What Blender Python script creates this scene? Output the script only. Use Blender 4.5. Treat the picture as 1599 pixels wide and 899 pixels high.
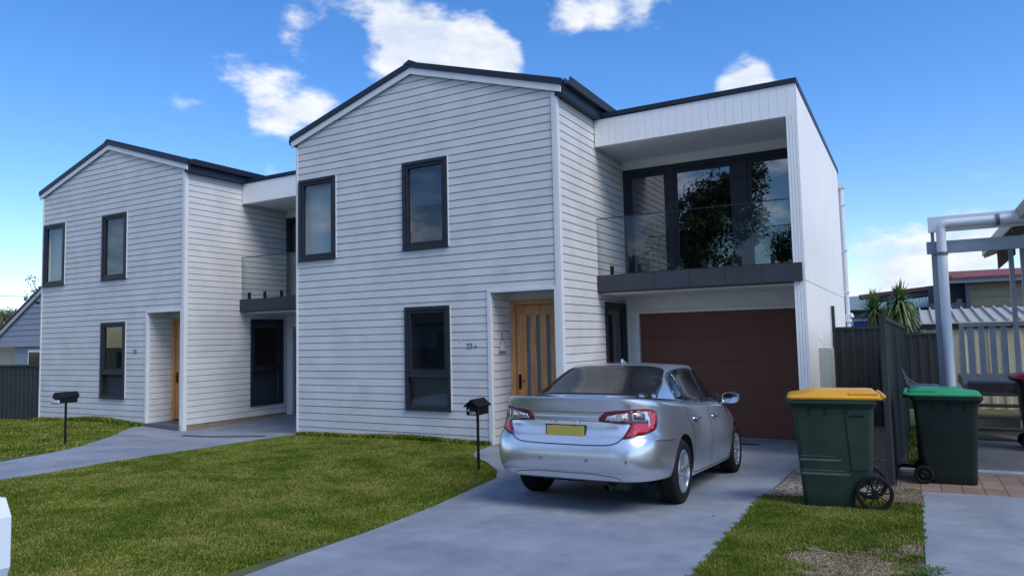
import bpy, bmesh, math, random
import numpy as np
from mathutils import Vector, Matrix
from mathutils.bvhtree import BVHTree
random.seed(7); rng = np.random.default_rng(11)
for o in list(bpy.data.objects): bpy.data.objects.remove(o)
S = bpy.context.scene; C = S.collection
R = math.radians

# ------------------------------------------------------------------ camera
YAW, PITCH, ROLL, FPX = 0.50985, 0.07022, -0.022309, 1107.8
cam_d = bpy.data.cameras.new('camera'); cam = bpy.data.objects.new('camera', cam_d); C.objects.link(cam)
fw = Vector((-math.sin(YAW)*math.cos(PITCH), math.cos(YAW)*math.cos(PITCH), math.sin(PITCH)))
rt = Vector((math.cos(YAW), math.sin(YAW), 0)); up = rt.cross(fw)
r2 = rt*math.cos(ROLL)+up*math.sin(ROLL); u2 = -rt*math.sin(ROLL)+up*math.cos(ROLL)
m = Matrix((r2, u2, -fw)).transposed().to_4x4(); cam.matrix_world = m
cam_d.sensor_width = 36; cam_d.lens = 36*FPX/1599; cam_d.clip_start = 0.05; cam_d.clip_end = 2000
S.camera = cam
CW, CH = 1599/2, 899/2
def ray(px, py):
    return (r2*((px-CW)/FPX) + u2*(-(py-CH)/FPX) + fw).normalized()

# ------------------------------------------------------------------ world, sun, exposure
SUN_EL, SUN_AZ = R(47), R(108)         # azimuth clockwise from +Y
S.view_settings.view_transform = 'Standard'; S.view_settings.look = 'None'
S.view_settings.gamma = 1; S.view_settings.use_curve_mapping = False
S.view_settings.exposure = 0.22
W = bpy.data.worlds.new('World'); S.world = W; W.use_nodes = True
nt = W.node_tree; N = nt.nodes; L = nt.links
for n in list(N): N.remove(n)
def nd(t, **k):
    n = N.new(t)
    for a, b in k.items(): setattr(n, a, b)
    return n
outw = nd('ShaderNodeOutputWorld'); bg = nd('ShaderNodeBackground'); bg.inputs[1].default_value = 0.15
sky = nd('ShaderNodeTexSky', sky_type='NISHITA'); sky.sun_disc = False
sky.sun_elevation = SUN_EL; sky.sun_rotation = SUN_AZ; sky.air_density = 1.0; sky.dust_density = 0.3; sky.ozone_density = 2.2; sky.altitude = 10
tc = nd('ShaderNodeTexCoord')
def vmath(op, a, b=None):
    n = nd('ShaderNodeVectorMath', operation=op)
    for i, v in enumerate((a, b)):
        if v is None: continue
        if isinstance(v, (tuple, list, Vector)): n.inputs[i].default_value = tuple(v)
        else: L.new(v, n.inputs[i])
    return n
def math_(op, a, b=None, c=None, clamp=False):
    n = nd('ShaderNodeMath', operation=op); n.use_clamp = clamp
    for i, v in enumerate((a, b, c)):
        if v is None: continue
        if isinstance(v, (int, float)): n.inputs[i].default_value = v
        else: L.new(v, n.inputs[i])
    return n.outputs[0]
dirn = vmath('NORMALIZE', tc.outputs['Generated']).outputs[0]
# soft blobs placed in the sky (direction, radius in degrees, weight)
blobs = [((448,160),2.6,1.15),((420,180),1.7,.75),((470,190),1.7,.7),((500,165),1.5,.5),((525,158),1.2,.4),((398,120),1.7,.55),((365,108),1.5,.5),((335,100),1.3,.35),((310,92),1.2,.3),((296,150),1.5,.6),((380,206),1.1,.4),
         ((455,90),1.6,.55),((465,60),1.5,.5),((450,30),1.5,.5),((480,8),1.8,.65),((520,8),1.8,.7),((560,5),1.8,.65),((600,20),2.2,.9),((640,35),2.3,1.0),((690,42),2.1,.9),((735,42),1.6,.65),((615,60),1.8,.75),((585,82),1.3,.5),
         ((650,88),2.2,1.25),((700,88),2.4,1.5),((755,85),2.5,1.6),((790,98),1.7,1.3),((620,110),1.7,.9),((585,122),1.5,.55),
         ((880,20),1.9,.8),((920,5),2.1,1.0),((970,0),2.3,1.1),((1020,8),1.8,.8),((880,42),1.3,.5),((1160,125),1.9,1.25),((1185,122),1.3,.95),((1140,132),1.2,.8),((430,272),1.2,.7),
         ((1390,430),3.6,.75),((1480,415),3.6,.72),((1340,365),2.0,.35),((1540,330),3.0,.55),((1420,475),4.4,.95),((1560,450),4.5,.8),((30,440),3.0,.55)]
acc = None
for (px, py), rad, w in blobs:
    d = ray(px, py)
    dot = vmath('DOT_PRODUCT', dirn, d).outputs['Value']
    mr = nd('ShaderNodeMapRange', interpolation_type='SMOOTHSTEP'); L.new(dot, mr.inputs[0])
    mr.inputs[1].default_value = math.cos(R(rad*1.35)); mr.inputs[2].default_value = 1.0; mr.inputs[3].default_value = 0; mr.inputs[4].default_value = w
    acc = mr.outputs[0] if acc is None else math_('ADD', acc, mr.outputs[0])
# loose unseen cloud field, added behind the camera to brighten the house fronts
sep = nd('ShaderNodeSeparateXYZ'); L.new(dirn, sep.inputs[0])
back = nd('ShaderNodeMapRange'); L.new(sep.outputs[1], back.inputs[0]); back.inputs[1].default_value = 0.05; back.inputs[2].default_value = -0.35; back.inputs[3].default_value = 0; back.inputs[4].default_value = .86
acc = math_('MAXIMUM', acc, back.outputs[0])
nz = nd('ShaderNodeTexNoise'); nz.inputs['Scale'].default_value = 13; nz.inputs['Detail'].default_value = 10; nz.inputs['Roughness'].default_value = .62
mp = nd('ShaderNodeMapping'); mp.inputs['Scale'].default_value = (1, 1, 2.2); L.new(dirn, mp.inputs[0]); L.new(mp.outputs[0], nz.inputs[0])
nz2 = nd('ShaderNodeTexNoise'); nz2.inputs['Scale'].default_value = 45; nz2.inputs['Detail'].default_value = 6; L.new(mp.outputs[0], nz2.inputs[0])
nn = math_('ADD', math_('MULTIPLY', nz.outputs[0], 1.6), math_('MULTIPLY', nz2.outputs[0], .45))   # ~1.0 mean
raw = math_('ADD', math_('MULTIPLY', acc, 1.15), math_('MULTIPLY_ADD', nn, 2.3, -1.025*2.3-.66))
cm = nd('ShaderNodeMapRange', interpolation_type='SMOOTHSTEP'); L.new(raw, cm.inputs[0]); cm.inputs[1].default_value = 0.0; cm.inputs[2].default_value = 1.55; cm.inputs[3].default_value = 0; cm.inputs[4].default_value = .95
cover = math_('MULTIPLY', cm.outputs[0], math_('GREATER_THAN', acc, 0.004))
cr = nd('ShaderNodeValToRGB'); L.new(nz.outputs[0], cr.inputs[0])
cr.color_ramp.elements[0].position = .36; cr.color_ramp.elements[0].color = (4.0, 4.5, 5.4, 1)
cr.color_ramp.elements[1].position = .62; cr.color_ramp.elements[1].color = (5.7, 5.85, 6.1, 1)
bk = nd('ShaderNodeMixRGB', blend_type='MULTIPLY'); bk.inputs[0].default_value = 1; L.new(cr.outputs[0], bk.inputs[1]); L.new(math_('MULTIPLY_ADD', back.outputs[0], .95, 1.0), bk.inputs[2])  # added clouds behind the camera made brighter for the light they give
hs = nd('ShaderNodeHueSaturation'); hs.inputs['Saturation'].default_value = 1.3; hs.inputs['Value'].default_value = 1.0; L.new(sky.outputs[0], hs.inputs['Color'])
mx = nd('ShaderNodeMixRGB'); L.new(cover, mx.inputs[0]); tint = nd('ShaderNodeMixRGB', blend_type='MULTIPLY'); tint.inputs[0].default_value = 1; L.new(hs.outputs[0], tint.inputs[1]); tint.inputs[2].default_value = (1.04, 1.05, 1.22, 1); L.new(tint.outputs[0], mx.inputs[1]); L.new(bk.outputs[0], mx.inputs[2])
L.new(mx.outputs[0], bg.inputs[0]); L.new(bg.outputs[0], outw.inputs[0])

sd = bpy.data.lights.new('sun', 'SUN'); sd.energy = 2.4; sd.angle = R(34); sd.color = (1, .94, .86)
sun = bpy.data.objects.new('sun', sd); C.objects.link(sun)
sv = Vector((math.sin(SUN_AZ)*math.cos(SUN_EL), math.cos(SUN_AZ)*math.cos(SUN_EL), math.sin(SUN_EL)))
sun.rotation_euler = (-sv).to_track_quat('-Z', 'Y').to_euler()
S.cycles.max_bounces = 8; S.cycles.transparent_max_bounces = 12

# ------------------------------------------------------------------ materials
MATS = {}
def mat(name, col=(.5, .5, .5), rough=.6, metal=0, spec=.5, var=0.0, vscale=3.0, vcol=None, bump=0, bscale=40, coat=0, stretch=(1, 1, 1), detail=5, trans=0):
    if name in MATS: return MATS[name]
    M_ = bpy.data.materials.new(name); M_.use_nodes = True; t = M_.node_tree; b = t.nodes['Principled BSDF']
    b.inputs['Base Color'].default_value = (*col, 1); b.inputs['Roughness'].default_value = rough; b.inputs['Metallic'].default_value = metal
    b.inputs['Specular IOR Level'].default_value = spec; b.inputs['Coat Weight'].default_value = coat; b.inputs['Coat Roughness'].default_value = .05
    tcn = t.nodes.new('ShaderNodeTexCoord'); mpn = t.nodes.new('ShaderNodeMapping'); mpn.inputs['Scale'].default_value = stretch
    t.links.new(tcn.outputs['Object'], mpn.inputs[0])
    if var or vcol:
        n = t.nodes.new('ShaderNodeTexNoise'); n.inputs['Scale'].default_value = vscale; n.inputs['Detail'].default_value = detail
        t.links.new(mpn.outputs[0], n.inputs[0])
        r = t.nodes.new('ShaderNodeValToRGB'); t.links.new(n.outputs[0], r.inputs[0])
        c2 = vcol or tuple(min(1, c*(1+var)) for c in col); c1 = col if vcol else tuple(c*(1-var) for c in col)
        r.color_ramp.elements[0].position = .35; r.color_ramp.elements[0].color = (*c1, 1)
        r.color_ramp.elements[1].position = .65; r.color_ramp.elements[1].color = (*c2, 1)
        t.links.new(r.outputs[0], b.inputs['Base Color'])
    if bump:
        n = t.nodes.new('ShaderNodeTexNoise'); n.inputs['Scale'].default_value = bscale; n.inputs['Detail'].default_value = 4
        t.links.new(mpn.outputs[0], n.inputs[0])
        bp = t.nodes.new('ShaderNodeBump'); bp.inputs['Strength'].default_value = bump; bp.inputs['Distance'].default_value = .02
        t.links.new(n.outputs[0], bp.inputs['Height']); t.links.new(bp.outputs[0], b.inputs['Normal'])
    MATS[name] = M_
    return M_
def glass_mat(name, tint=(.55, .6, .62), refl=1.0, ior=1.6, wavy=.12):
    if name in MATS: return MATS[name]
    M_ = bpy.data.materials.new(name); M_.use_nodes = True; t = M_.node_tree
    for n in list(t.nodes): t.nodes.remove(n)
    o = t.nodes.new('ShaderNodeOutputMaterial'); mxs = t.nodes.new('ShaderNodeMixShader'); tr = t.nodes.new('ShaderNodeBsdfTransparent'); gl = t.nodes.new('ShaderNodeBsdfGlossy')
    tr.inputs[0].default_value = (*tint, 1); gl.inputs['Color'].default_value = (refl, refl, refl, 1); gl.inputs['Roughness'].default_value = 0.0
    geo = t.nodes.new('ShaderNodeNewGeometry')   # Schlick reflectance, the same from both faces
    def mt(op, a, b=None):
        q = t.nodes.new('ShaderNodeMath'); q.operation = op
        for i_, v_ in enumerate((a, b)):
            if v_ is None: continue
            if isinstance(v_, (int, float)): q.inputs[i_].default_value = v_
            else: t.links.new(v_, q.inputs[i_])
        return q.outputs[0]
    dp = t.nodes.new('ShaderNodeVectorMath'); dp.operation = 'DOT_PRODUCT'; t.links.new(geo.outputs['Normal'], dp.inputs[0]); t.links.new(geo.outputs['Incoming'], dp.inputs[1])
    r0 = ((ior-1)/(ior+1))**2
    fres = mt('ADD', mt('MULTIPLY', mt('POWER', mt('SUBTRACT', 1.0, mt('ABSOLUTE', dp.outputs['Value'])), 5.0), 1-r0), r0)
    # slight waviness of float glass
    tx = t.nodes.new('ShaderNodeTexCoord'); nz_ = t.nodes.new('ShaderNodeTexNoise'); nz_.inputs['Scale'].default_value = 1.1; nz_.inputs['Detail'].default_value = 1; t.links.new(tx.outputs['Object'], nz_.inputs[0])
    bp = t.nodes.new('ShaderNodeBump'); bp.inputs['Strength'].default_value = wavy; bp.inputs['Distance'].default_value = .012; t.links.new(nz_.outputs[0], bp.inputs['Height']); t.links.new(bp.outputs[0], gl.inputs['Normal'])
    t.links.new(fres, mxs.inputs[0]); t.links.new(tr.outputs[0], mxs.inputs[1]); t.links.new(gl.outputs[0], mxs.inputs[2]); t.links.new(mxs.outputs[0], o.inputs[0])
    MATS[name] = M_
    return M_

m_board = mat('weatherboard_paint', (.605, .615, .615), .55, var=.02, vscale=1.6, bump=.06, bscale=60, stretch=(.3, .3, 3))
m_trim = mat('trim_paint', (.63, .645, .655), .5, var=.03, vscale=2)
m_white = mat('white_panel_paint', (.83, .84, .83), .55, var=.025, vscale=1.2)
m_render = mat('pale_wall_panel', (.79, .78, .745), .6, var=.03, vscale=.8, bump=.03, bscale=90)
m_soffit = mat('soffit_paint', (.68, .71, .73), .7, var=.02)
m_header = mat('garage_header_sheet', (.60, .62, .62), .6, var=.03)
m_char = mat('charcoal_frame_metal', (.022, .026, .038), .45, spec=.22, var=.1, vscale=6)
m_roof = mat('dark_roof_metal', (.020, .027, .046), .45, spec=.25, var=.1, vscale=2)
m_band = mat('balcony_edge_tile', (.050, .053, .064), .6, spec=.2, var=.12, vscale=2.5)
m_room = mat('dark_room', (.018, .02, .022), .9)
m_blind = mat('pale_blind', (.33, .38, .39), .9, var=.03)
m_blind2 = mat('grey_blind', (.035, .055, .08), .9, var=.05)
m_glass = glass_mat('window_glass', (.8, .84, .85), 1.0, 1.75)
m_doorglass = glass_mat('balcony_door_glass', (.25, .27, .28), 1.0, 2.3)
m_balu = glass_mat('balustrade_glass', (.90, .935, .93), 1.0, 1.35, 0)
m_black = mat('black_powder_coat', (.008, .009, .012), .5, spec=.2)
m_garage = mat('brown_garage_door', (.125, .056, .041), .6, spec=.2, vcol=(.140, .064, .047), vscale=4, stretch=(.6, 1, 9), bump=.04, bscale=50)
m_wood = mat('honey_timber', (.46, .21, .075), .5, spec=.3, vcol=(.66, .34, .135), vscale=5, stretch=(9, 9, .7), detail=6)
m_frost = mat('frosted_glass_strip', (.10, .14, .18), .25)
m_concrete = mat('driveway_concrete', (.195, .225, .27), .72, vcol=(.28, .315, .36), vscale=1.4, bump=.12, bscale=70, detail=9)
m_concrete2 = mat('old_concrete', (.20, .23, .27), .85, vcol=(.27, .30, .33), vscale=1.8, bump=.15, bscale=60, detail=9)
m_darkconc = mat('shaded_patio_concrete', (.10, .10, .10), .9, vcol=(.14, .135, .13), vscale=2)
m_skirt = mat('timber_skirting', (.20, .16, .11), .8, vcol=(.27, .22, .16), vscale=4, stretch=(1, 1, 4))
m_fence = mat('dark_fence_steel', (.034, .039, .041), .6, spec=.2, var=.12, vscale=1.5)
m_pvc = mat('white_pvc', (.62, .66, .70), .4, var=.03)
m_greywood = mat('grey_painted_timber', (.26, .30, .35), .65, var=.06, vscale=4)
m_meter = mat('pale_green_meter_box', (.42, .49, .46), .5, var=.04)
m_cream = mat('cream_steel_cladding', (.47, .42, .29), .55, var=.05)
m_tan = mat('tan_weatherboard', (.32, .28, .20), .7, var=.06, vscale=3)
m_redtile = mat('red_roof_tile', (.20, .055, .045), .8, var=.2, vscale=6)
m_greenroof = mat('grey_green_corrugated', (.22, .29, .27), .5, var=.08, vscale=3)
m_bluegrey = mat('blue_grey_wall', (.22, .27, .31), .8, var=.06)
m_blue = mat('blue_roller_door', (.02, .10, .36), .5)
m_brownroof = mat('brown_roof', (.11, .045, .04), .7, var=.15)
m_lilac = mat('lilac_grey_cladding', (.25, .28, .35), .7, var=.04)
m_tyre = mat('tyre_rubber', (.010, .010, .011), .8, spec=.2, bump=.1, bscale=90)
def stain(mt_, dark=.72, s1=.55, s2=5.5, streak=(1, .25, 1)):
    t = mt_.node_tree; b = t.nodes['Principled BSDF']; src = b.inputs['Base Color'].links[0].from_socket
    tc_ = t.nodes.new('ShaderNodeTexCoord'); mp_ = t.nodes.new('ShaderNodeMapping'); mp_.inputs['Scale'].default_value = streak; t.links.new(tc_.outputs['Object'], mp_.inputs[0])
    a = t.nodes.new('ShaderNodeTexNoise'); a.inputs['Scale'].default_value = s1; a.inputs['Detail'].default_value = 7; a.inputs['Distortion'].default_value = 1.2; t.links.new(mp_.outputs[0], a.inputs[0])
    c = t.nodes.new('ShaderNodeTexNoise'); c.inputs['Scale'].default_value = s2; c.inputs['Detail'].default_value = 8; t.links.new(tc_.outputs['Object'], c.inputs[0])
    r1 = t.nodes.new('ShaderNodeValToRGB'); r1.color_ramp.elements[0].position = .36; r1.color_ramp.elements[0].color = (dark, dark, dark, 1); r1.color_ramp.elements[1].position = .6; r1.color_ramp.elements[1].color = (1.0, 1.0, 1.0, 1); t.links.new(a.outputs[0], r1.inputs[0])
    r2 = t.nodes.new('ShaderNodeValToRGB'); r2.color_ramp.elements[0].position = .3; r2.color_ramp.elements[0].color = (.84, .84, .84, 1); r2.color_ramp.elements[1].position = .7; r2.color_ramp.elements[1].color = (1, 1, 1, 1); t.links.new(c.outputs[0], r2.inputs[0])
    m1 = t.nodes.new('ShaderNodeMixRGB'); m1.blend_type = 'MULTIPLY'; m1.inputs[0].default_value = 1; t.links.new(src, m1.inputs[1]); t.links.new(r1.outputs[0], m1.inputs[2])
    m2 = t.nodes.new('ShaderNodeMixRGB'); m2.blend_type = 'MULTIPLY'; m2.inputs[0].default_value = 1; t.links.new(m1.outputs[0], m2.inputs[1]); t.links.new(r2.outputs[0], m2.inputs[2])
    t.links.new(m2.outputs[0], b.inputs['Base Color'])
stain(m_concrete, .84, .6, 6, (1, .35, 1)); stain(m_concrete2, .8, .8, 7, (1, .6, 1)); stain(m_board, .965, .5, 2, (.3, .3, 2))
m_alloy = mat('alloy_silver', (.62, .64, .66), .25, metal=.9)
m_dark = mat('dark_underbody', (.008, .008, .009), .8)
m_chrome = mat('chrome_trim', (.75, .77, .8), .12, metal=1)
m_plate = mat('yellow_plate', (.36, .31, .06), .45)
m_leafg = None

# silver paint: metallic flake under clear coat
m_paint = mat('silver_car_paint', (.66, .69, .74), .28, metal=.86, coat=.7, bump=0)
m_cglass = mat('tinted_car_glass', (.010, .012, .015), .07, spec=.55)
m_red = mat('red_lamp_lens', (.42, .008, .014), .12, spec=.7, coat=.6, var=.35, vscale=30)
m_dred = mat('dark_red_lamp_rim', (.13, .006, .02), .15, coat=.5)
m_clear = mat('clear_lamp_lens', (.55, .58, .62), .12, metal=.6, coat=.6, var=.35, vscale=45, stretch=(1, 1, .4))
m_smoke = mat('smoke_lamp_lens', (.08, .085, .09), .12, coat=.6, var=.5, vscale=60)

# ------------------------------------------------------------------ mesh helper
class MB:
    def __init__(s): s.v = []; s.f = []; s.sm = False
    def add(s, vs, fs):
        o = len(s.v); s.v += [tuple(v) for v in vs]; s.f += [tuple(i+o for i in f) for f in fs]
    def box(s, x0, x1, y0, y1, z0, z1):
        vs = [(x, y, z) for z in (z0, z1) for y in (y0, y1) for x in (x0, x1)]
        s.add(vs, [(0, 2, 3, 1), (4, 5, 7, 6), (0, 1, 5, 4), (2, 6, 7, 3), (0, 4, 6, 2), (1, 3, 7, 5)]); return s
    def quad(s, a, b, c, d): s.add([a, b, c, d], [(0, 1, 2, 3)]); return s
    def prism(s, pts, d):
        """closed polygon pts extruded by vector d"""
        n = len(pts); d = Vector(d); P = [Vector(p) for p in pts]
        s.add(P+[p+d for p in P], [tuple(range(n))[::-1], tuple(range(n, 2*n))]+[(i, (i+1) % n, n+(i+1) % n, n+i) for i in range(n)]); return s
    def tube(s, pts, r, n=10, caps=True):
        P = [Vector(p) for p in pts]; rs = r if isinstance(r, (list, tuple)) else [r]*len(P); rings = []
        for i, p in enumerate(P):
            t = ((P[min(i+1, len(P)-1)]-P[max(i-1, 0)])).normalized()
            a = t.cross(Vector((0, 0, 1)));
            if a.length < .15: a = t.cross(Vector((1, 0, 0)))
            a.normalize(); b = t.cross(a)
            if i and rings and (a.dot(la) < 0): a = -a; b = -b
            la = a
            rings.append([p+(a*math.cos(2*math.pi*k/n)+b*math.sin(2*math.pi*k/n))*rs[i] for k in range(n)])
        vs = [v for rg in rings for v in rg]; fs = []
        for i in range(len(P)-1):
            for k in range(n):
                fs.append((i*n+k, i*n+(k+1) % n, (i+1)*n+(k+1) % n, (i+1)*n+k))
        if caps: fs += [tuple(range(n))[::-1], tuple(range((len(P)-1)*n, len(P)*n))]
        s.add(vs, fs); return s
    def lathe(s, prof, n=40, axis='x', org=(0, 0, 0), closed=True):
        """prof: list of (radius, axial)"""
        ox, oy, oz = org; vs = []
        for r, a in prof:
            for k in range(n):
                c, q = math.cos(2*math.pi*k/n)*r, math.sin(2*math.pi*k/n)*r
                vs.append((ox+a, oy+c, oz+q) if axis == 'x' else ((ox+c, oy+q, oz+a) if axis == 'z' else (ox+c, oy+a, oz+q)))
        m_ = len(prof); fs = []
        for i in range(m_ if closed else m_-1):
            j = (i+1) % m_
            for k in range(n): fs.append((i*n+k, i*n+(k+1) % n, j*n+(k+1) % n, j*n+k))
        s.add(vs, fs); return s
    def build(s, name, material, parent=None, smooth=False, bevel=0, label=None, off=None):
        me = bpy.data.meshes.new(name); me.from_pydata(s.v, [], s.f); me.update()
        me.materials.append(material)
        bm = bmesh.new(); bm.from_mesh(me); bmesh.ops.recalc_face_normals(bm, faces=bm.faces); bm.to_mesh(me); bm.free()
        o = bpy.data.objects.new(name, me); C.objects.link(o)
        if parent:
            o.parent = parent
        if off: o.location = off
        if smooth:
            me.polygons.foreach_set('use_smooth', [True]*len(me.polygons))
            if smooth != 'full': me.set_sharp_from_angle(angle=R(38))
        if bevel:
            bv = o.modifiers.new('bevel', 'BEVEL'); bv.width = bevel; bv.segments = 2; bv.limit_method = 'ANGLE'; bv.angle_limit = R(40)
        if label: o['label'] = label
        return o
def tag(o, label=None, cat=None, group=None, kind=None):
    if label: o['label'] = label
    if cat: o['category'] = cat
    if group: o['group'] = group
    if kind: o['kind'] = kind
    return o
def empty(name, loc=(0, 0, 0), rz=0, label=None, cat=None, group=None):
    o = bpy.data.objects.new(name, None); C.objects.link(o); o.location = loc; o.rotation_euler = (0, 0, rz); o.empty_display_size = .2
    return tag(o, label, cat, group)
def text_obj(name, s, size, material, parent, loc, rot, ext=.003):
    cu = bpy.data.curves.new(name, 'FONT'); cu.body = s; cu.size = size; cu.extrude = ext; cu.align_x = 'LEFT'
    t = bpy.data.objects.new(name, cu); C.objects.link(t)
    dg = bpy.context.evaluated_depsgraph_get(); me = bpy.data.meshes.new_from_object(t.evaluated_get(dg)); bpy.data.objects.remove(t)
    me.materials.clear(); me.materials.append(material)
    o = bpy.data.objects.new(name, me); C.objects.link(o); o.parent = parent; o.location = loc; o.rotation_euler = rot
    return o

# ------------------------------------------------------------------ ground
CP = [(-3, 1, -1.53), (-3, 3, -1.55), (-3, 5, -1.61), (-3, 6.3, -1.70), (-3, 7.4, -1.775), (-4.4, 7, -1.72), (-3, 8.7, -1.875), (-3, 10.1, -1.99), (-2.6, 10.1, -1.96), (-3.4, 10.0, -1.96), (-3, 11.3, -1.92), (-3, 12.6, -1.855), (-3, 14, -1.85), (-1.5, 7, -1.71), (-1.4, 8.5, -1.79), (-1.4, 10, -1.86), (-1.2, 12, -1.82),
      (-6, 10, -1.71), (-8, 10, -1.72), (-8, 8, -1.665), (-6, 8, -1.67), (-9.2, 10, -1.73), (-10.4, 10, -1.77), (-10.4, 8, -1.72), (-12, 10, -1.87), (-13.7, 10, -1.95), (-13.7, 11.2, -1.84), (-12, 12.8, -1.79), (-10.6, 12.8, -1.78), (-13.7, 12.8, -1.79),
      (-15, 10, -1.78), (-17, 10, -1.76), (-19.4, 10, -1.84), (-22, 10, -1.9), (-13, 7.2, -1.69), (-14.5, 8.5, -1.72), (-17, 8, -1.67), (-10.5, 6, -1.65), (-12.5, 6, -1.65), (-20, 6, -1.70), (-16, 5, -1.62), (-8, 5, -1.58), (-6, 3, -1.54), (-8, 2, -1.54), (-12, 3, -1.56),
      (0, 5, -1.60), (0, 7, -1.675), (0, 9, -1.735), (1, 10, -1.76), (.5, 12, -1.79), (.5, 15, -1.8), (3, 8, -1.70), (3, 15, -1.8), (-.5, 18, -1.8), (-8, 15, -1.8), (-16, 15, -1.85), (-3, -2, -1.53), (-12, -1, -1.55), (3, 2, -1.55)]
CPA = np.array(CP)
def gz(x, y):
    x = np.asarray(x, float); y = np.asarray(y, float)
    d2 = (x[..., None]-CPA[:, 0])**2+(y[..., None]-CPA[:, 1])**2
    w = np.exp(-d2/(2*.95**2)) + .02*np.exp(-d2/(2*3.0**2)) + 1e-5
    return (w*CPA[:, 2]).sum(-1)/w.sum(-1)
def gzf(x, y): return float(gz(np.array([x]), np.array([y]))[0])
def grid_mesh(xs, ys, zoff=0, xf=None):
    """draped sheet; xf(u, y) maps 0..1 to x"""
    b = MB(); nx, ny = len(xs), len(ys)
    X, Y = np.meshgrid(xs, ys)
    if xf is not None: X = np.array([[xf(u, y) for u in xs] for y in ys])
    Z = gz(X, Y)+zoff
    b.v = [(float(X[j, i]), float(Y[j, i]), float(Z[j, i])) for j in range(ny) for i in range(nx)]
    b.f = [(j*nx+i, j*nx+i+1, (j+1)*nx+i+1, (j+1)*nx+i) for j in range(ny-1) for i in range(nx-1)]
    return b
def skirt(b, nx, ny, dz=.09):
    o = len(b.v); edge = [i for i in range(nx)]+[j*nx+nx-1 for j in range(1, ny)]+[(ny-1)*nx+i for i in range(nx-2, -1, -1)]+[j*nx for j in range(ny-2, 0, -1)]
    b.v += [(b.v[i][0], b.v[i][1], b.v[i][2]-dz) for i in edge]; n = len(edge)
    b.f += [(edge[k], edge[(k+1) % n], o+(k+1) % n, o+k) for k in range(n)]
    return b
m_soil = mat('lawn_soil', (.050, .060, .020), .95, vcol=(.10, .105, .035), vscale=2.2, bump=.5, bscale=60, detail=8)
xs = np.unique(np.concatenate([[-900, -400, -200, -100, -60, -40, -30], np.arange(-24, 4.01, .25), [6, 10, 20, 40, 100, 200, 400, 900]]))
ys = np.unique(np.concatenate([[-900, -400, -150, -80, -40, -20, -10], np.arange(-4, 20.01, .25), [24, 30, 40, 60, 100, 200, 400, 900]]))
tag(grid_mesh(xs, ys).build('ground', m_soil, smooth='full'), kind='structure')

def sheet(name, u_n, ys, xf, zoff, material, smooth=True):
    us = np.linspace(0, 1, u_n); b = grid_mesh(us, ys, zoff, xf); skirt(b, u_n, len(ys))
    return tag(b.build(name, material, smooth=True), kind='structure')
def interp(pts):
    ys_ = [p[0] for p in pts]; xs_ = [p[1] for p in pts]
    return lambda y: float(np.interp(y, ys_, xs_))
def conv(pts):
    # outline measured on a level plane 1.75 m below the eye, moved along each sight line onto the sloping ground
    out = []
    for y, x in pts:
        if 3 < y < 9.8:
            lo, hi = .7, 1.3
            for _ in range(30):
                md_ = (lo+hi)/2
                if 1.75*md_ > -gzf(x*md_, y*md_): hi = md_
                else: lo = md_
            out.append((y*lo, x*lo))
        else: out.append((y, x))
    return out
dl = interp(conv([(-3, -3.7), (2, -3.88), (5, -4.42), (7, -4.53), (7.7, -4.60), (8.1, -4.80), (8.6, -5.25), (9.0, -5.75), (9.35, -5.95), (9.97, -5.98), (9.98, -4.74), (13, -4.72)]))
dr = interp([(-3, -1.2), (2, -1.28), (4.6, -1.36), (8, -1.50), (10, -1.50), (11.5, -1.40), (11.52, -1.53), (13, -1.53)])
sheet('driveway', 26, np.concatenate([np.arange(-3, 7, .25), np.arange(7, 12.9, .06)]), lambda u, y: dl(y)+(dr(y)-dl(y))*u, .018, m_concrete)
ll = interp(conv([(-3, -12.3), (5.7, -12.35), (6.6, -12.55), (7.3, -12.85), (8.0, -13.4), (9.1, -14.45), (9.7, -14.9), (9.97, -15.02), (9.98, -13.76), (13, -13.76)]))
lr = interp([(-3, -9.9), (5, -10.0), (7.5, -10.3), (9.9, -10.52), (9.97, -10.44), (13, -10.43)])
sheet('driveway_neighbour', 26, np.concatenate([np.arange(-3, 5.5, .25), np.arange(5.5, 12.9, .06)]), lambda u, y: ll(y)+(lr(y)-ll(y))*u, .018, m_concrete)
sheet('concrete_slab', 16, np.append(np.arange(-3, 8.8, .2), 8.885), lambda u, y: 0.005+u*3.4, .022, m_concrete2)
# brick pavers
m_pave = bpy.data.materials.new('brick_paving'); m_pave.use_nodes = True; t = m_pave.node_tree; b_ = t.nodes['Principled BSDF']
tcn = t.nodes.new('ShaderNodeTexCoord'); br = t.nodes.new('ShaderNodeTexBrick'); mpn = t.nodes.new('ShaderNodeMapping'); mpn.inputs['Rotation'].default_value = (0, 0, R(90))
t.links.new(tcn.outputs['Object'], mpn.inputs[0]); t.links.new(mpn.outputs[0], br.inputs[0]); br.inputs['Scale'].default_value = 1; br.inputs['Brick Width'].default_value = .30; br.inputs['Row Height'].default_value = .20
br.offset = .0
br.inputs['Mortar Size'].default_value = .006; br.inputs['Color1'].default_value = (.21, .135, .095, 1); br.inputs['Color2'].default_value = (.25, .17, .125, 1); br.inputs['Mortar'].default_value = (.06, .05, .04, 1)
nz_ = t.nodes.new('ShaderNodeTexNoise'); nz_.inputs['Scale'].default_value = 3; nz_.inputs['Detail'].default_value = 8; t.links.new(tcn.outputs['Object'], nz_.inputs[0])
mm = t.nodes.new('ShaderNodeMixRGB'); mm.blend_type = 'OVERLAY'; mm.inputs[0].default_value = .5; t.links.new(br.outputs[0], mm.inputs[1]); t.links.new(nz_.outputs[0], mm.inputs[2]); t.links.new(mm.outputs[0], b_.inputs['Base Color']); b_.inputs['Roughness'].default_value = .9
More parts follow.
